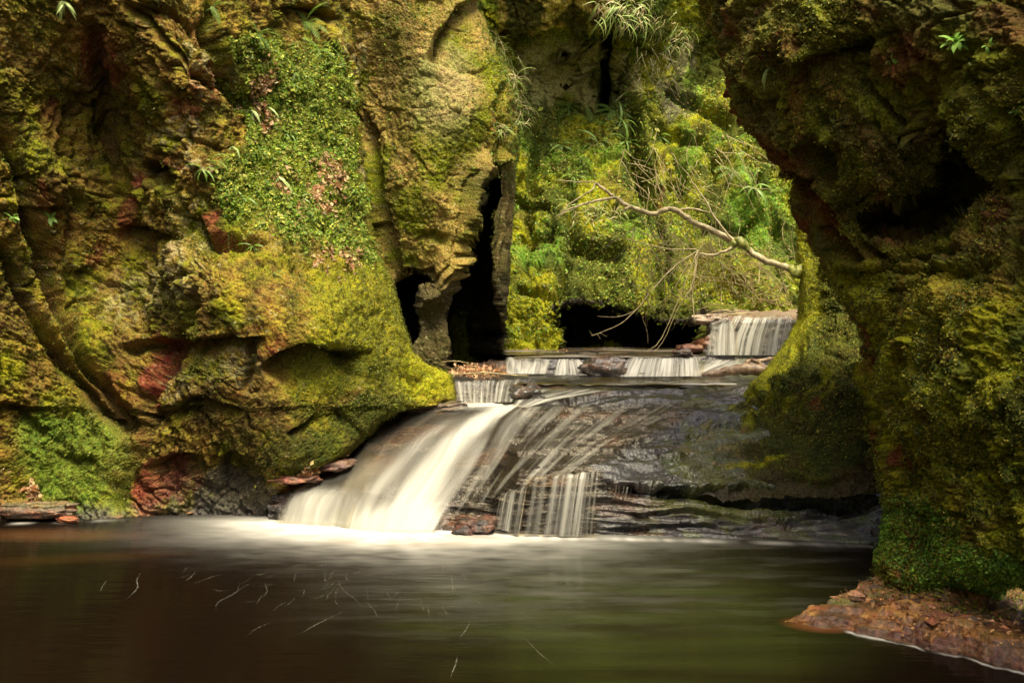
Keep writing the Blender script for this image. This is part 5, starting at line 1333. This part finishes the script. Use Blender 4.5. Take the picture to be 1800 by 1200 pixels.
thicket('bare_twigs', 90, (1110, 380, 1260, 520, 15.5, 17.2, 1.6), 'thin twigs hanging under the pale branch', 22, M_DARKTWIG)
thicket('bare_twigs', 60, (1090, 230, 1340, 330, 17.5, 18.8, 1.1), 'thin stems hanging against the far wall', 23, M_TWIG)
thicket('hanging_roots', 50, (1120, 80, 1185, 150, 18.6, 19.4, 1.6), 'dry roots hanging below the grassy overhang', 24, M_DARKTWIG, lenr=(30, 70))

lg = empty('fallen_log'); tag(lg, 'brown log lying in the stream beside the mossy pillar', 'log')
tube('trunk', [(1235,659,12.9,.02),(1262,655,13,.06),(1300,650,13.0,.085),(1345,649,13.0,.095),(1368,652,13.0,.07)], M_LOG, lg, 12, seed=5)
tube('branch', [(1372,628,13.2,.03),(1352,631,13.2,.035),(1330,634,13.2,.032),(1315,634,13.2,.034),(1308,643,13.1,.02)], M_LOG, lg, 8, seed=6)
tube('branch', [(1345,648,13,.03),(1338,638,13,.025),(1322,633,13,.03)], M_LOG, lg, 8, seed=7)
t = tube('curved_twig', [(775,637,13.3,.006),(790,634,13.25,.007),(810,635,13.2,.007),(828,641,13.2,.006),(836,647,13.2,.004)], M_TWIG, None, 5); tag(t, 'thin curved twig arching in front of the black cave', 'twig')
for i, (pts, lab) in enumerate([([(1272,550,15.6,.012),(1290,553,15.5,.02),(1325,549,15.5,.008)], 'pale stick lying across the lip of the upper waterfall'),
                                ([(1225,562,15.8,.006),(1262,546,15.6,.014),(1300,548,15.6,.008)], 'thin stick left of the lip of the upper waterfall'),
                                ([(780,658,13,.008),(850,655,13,.012),(930,660,13,.008)], 'wet stick lying on the leaf litter bank')]):
    t = tube('stick', pts, M_TWIG, None, 6, seed=40 + i); tag(t, lab, 'stick')

# ------------------------------------------------------------------ BOULDERS
def boulder(name, px, py, D, size, col, lab, seed, wet=.6, mat=None):
    n, m = 40, 26
    th = np.linspace(0, 2 * np.pi, n + 1)[None]; ph = np.linspace(0, np.pi, m)[:, None]
    U = np.stack([np.cos(th) * np.sin(ph), np.sin(th) * np.sin(ph), np.cos(ph) + 0 * th], -1)
    U = np.sign(U) * np.abs(U) ** .8
    c = W(px, py, D)
    V = U * np.array(size) / 2
    fa_, fe_ = facets(U + seed * 3.1, (1.6, 1.6, 1.6), seed)
    V = V * (1 + .30 * fbm(U + seed * 3.1, 1.4, 4, seed) + .10 * fa_ - .06 * sstep(.1, 0, fe_))[..., None]
    V[..., 2] += .02 * noise(V + seed, (4, 4, 30), seed + 1)
    nn = fbm(V + seed, 6, 4, seed + 4)
    cc = lerp(np.broadcast_to(np.array(col[0]), V.shape), np.array(col[1]), sstep(-.2, .3, nn))
    cc = lerp(cc, MOSS, sstep(.3, .8, U[..., 2]) * (col[2]))
    o = mesh_from(name, V, gridfaces(m, n + 1, flip=True), mat or M_WET, {'tint': cc, 'wet': np.full(nn.shape, wet)})
    o.location = c
    return tag(o, lab, 'rock')
DK = ((.05,.04,.03), (.12,.07,.04), .0); RD = ((.32,.11,.04), (.16,.06,.03), .0); GM = ((.12,.10,.06), (.06,.05,.03), .9)
boulder('boulder', 838, 926, 10.04, (.42, .5, .20), ((.025,.02,.015), (.09,.038,.02), .0), 'orange-brown boulder at the foot of the falls beside the trickles', 1)
boulder('boulder', 745, 714, 12.1, (.95, .5, .14), ((.10,.06,.035), (.05,.035,.025), .2), 'flat dark slab of rock at the brink under the mossy bank', 2)
boulder('boulder', 520, 840, 10.6, (.5, .4, .09), ((.10,.05,.03), (.24,.10,.045), .0), 'flat orange rock left of the cascade', 3)
boulder('boulder', 590, 815, 10.8, (.42, .4, .10), ((.12,.06,.035), (.10,.06,.04), .0), 'wet orange rock beside the upper left of the cascade', 4)
boulder('boulder', 925, 694, 12.5, (.35, .55, .26), ((.05,.045,.035), (.09,.06,.04), .0), 'rounded dark rock with water sliding over it on the brink', 5, 1)
boulder('boulder', 1062, 650, 14.2, (.62, .5, .34), DK, 'dark wet rock between the two little falls', 6, .9)
boulder('boulder', 1250, 562, 15.6, (.55, .5, .16), ((.34,.27,.19), (.2,.15,.1), .0), 'pale flat rock at the left lip of the upper waterfall', 7, .3)
boulder('boulder', 1215, 612, 15.4, (.42, .3, .12), ((.10,.05,.03), (.2,.08,.035), .0), 'orange rock left of the upper waterfall', 8)
boulder('boulder', 1262, 552, 16.4, (.6, .5, .3), GM, 'mossy boulder behind the lip of the upper waterfall', 9, .1, M_ROCK)
boulder('boulder', 1200, 620, 14.9, (.3, .3, .1), DK, 'small dark rock in the stream below the orange rock', 10)
boulder('boulder', 120, 912, 10.4, (.22, .16, .06), RD, 'small flat rock at the pool edge, far left', 13)
boulder('boulder', 60, 896, 10.5, (.9, .3, .16), ((.10,.07,.04), (.2,.09,.04), .3), 'low brown rock at the pool edge under the left cliff', 14)

# ------------------------------------------------------------------ foam lines drifting on the pool
def foam_line(pts, w, seed):
    r = np.random.default_rng(seed)
    P = np.array(pts, float); n = 40; k = np.linspace(0, len(P) - 1, n)
    x = np.interp(k, np.arange(len(P)), P[:, 0]); y = np.interp(k, np.arange(len(P)), P[:, 1])
    kf = np.ones(7) / 7
    x = np.convolve(np.pad(x, 3, mode='reflect', reflect_type='odd'), kf, 'valid') + r.normal(0, .5, n); y = np.convolve(np.pad(y, 3, mode='reflect', reflect_type='odd'), kf, 'valid') + r.normal(0, .5, n)
    Q = W(x, y, EYE * F / (y - HOR)); Q[:, 2] = .004
    T = np.gradient(Q, axis=0); T /= np.linalg.norm(T, axis=1, keepdims=True)
    S = np.stack([-T[:, 1], T[:, 0], 0 * T[:, 0]], -1)
    ww = w * .6 * np.sin(np.linspace(.15, np.pi - .05, n)) * (.6 + .6 * r.random(n))
    V = np.stack([Q - S * ww[:, None], Q, Q + S * ww[:, None]], 1)
    dn = np.stack([0 * ww, (.10 + .30 * r.random(n)) * np.sin(np.linspace(0, np.pi, n)), 0 * ww], 1)
    return V, dn
lines = [([(250,1002),(240,1018),(243,1032),(232,1045),(215,1058)], .010), ([(422,1018),(418,1040),(400,1050),(380,1060),(378,1078)], .010), ([(190,1018),(180,1030),(177,1042)], .008),
 ([(346,1002),(335,1015),(324,1022)], .008), ([(395,1008),(372,1014),(330,1030)], .006), ([(620,1068),(560,1095),(515,1122)], .010), ([(480,1092),(450,1105),(428,1122)], .006),
 ([(830,1085),(818,1110),(805,1125)], .008), ([(805,1150),(800,1170),(790,1195)], .011), ([(590,1010),(600,1035),(620,1050),(645,1072)], .007), ([(910,1110),(950,1150),(985,1178)], .006),
 ([(792,1000),(796,1030),(795,1060)], .006), ([(465,1020),(470,1040),(462,1052)], .007), ([(520,1005),(516,1025)], .006), ([(880,1050),(930,1085),(960,1110)], .004), ([(635,1050),(660,1075),(665,1090)], .005)]
rl = random.Random(12)
for _ in range(46):
    x, y = rl.uniform(330, 1000), rl.uniform(978, 1062); a = math.atan2((y - 930) * 1.5, x - 700); q = [(x, y)]
    for _k in range(4):
        a += rl.uniform(-.5, .5); st = rl.uniform(5, 13); x += st * math.cos(a); y += st * math.sin(a) * .8; q.append((x, y))
    lines.append((q, rl.uniform(.003, .0055)))
VV, DN, FF = [], [], []; base = 0
for i, (p, w) in enumerate(lines):
    V, dn = foam_line(p, w, i); VV.append(V.reshape(-1, 3)); DN.append(dn.ravel())
    FF.append(gridfaces(40, 3) + base); base += 120
dn = np.concatenate(DN)
o = mesh_from('foam_streaks', np.concatenate(VV), np.concatenate(FF), M_FALL, {'dens': dn, 'flow': np.stack([np.arange(len(dn)) * .3, 0 * dn, 0 * dn], -1)})
tag(o, 'thin curling lines of foam on the dark pool', None, None, 'stuff')
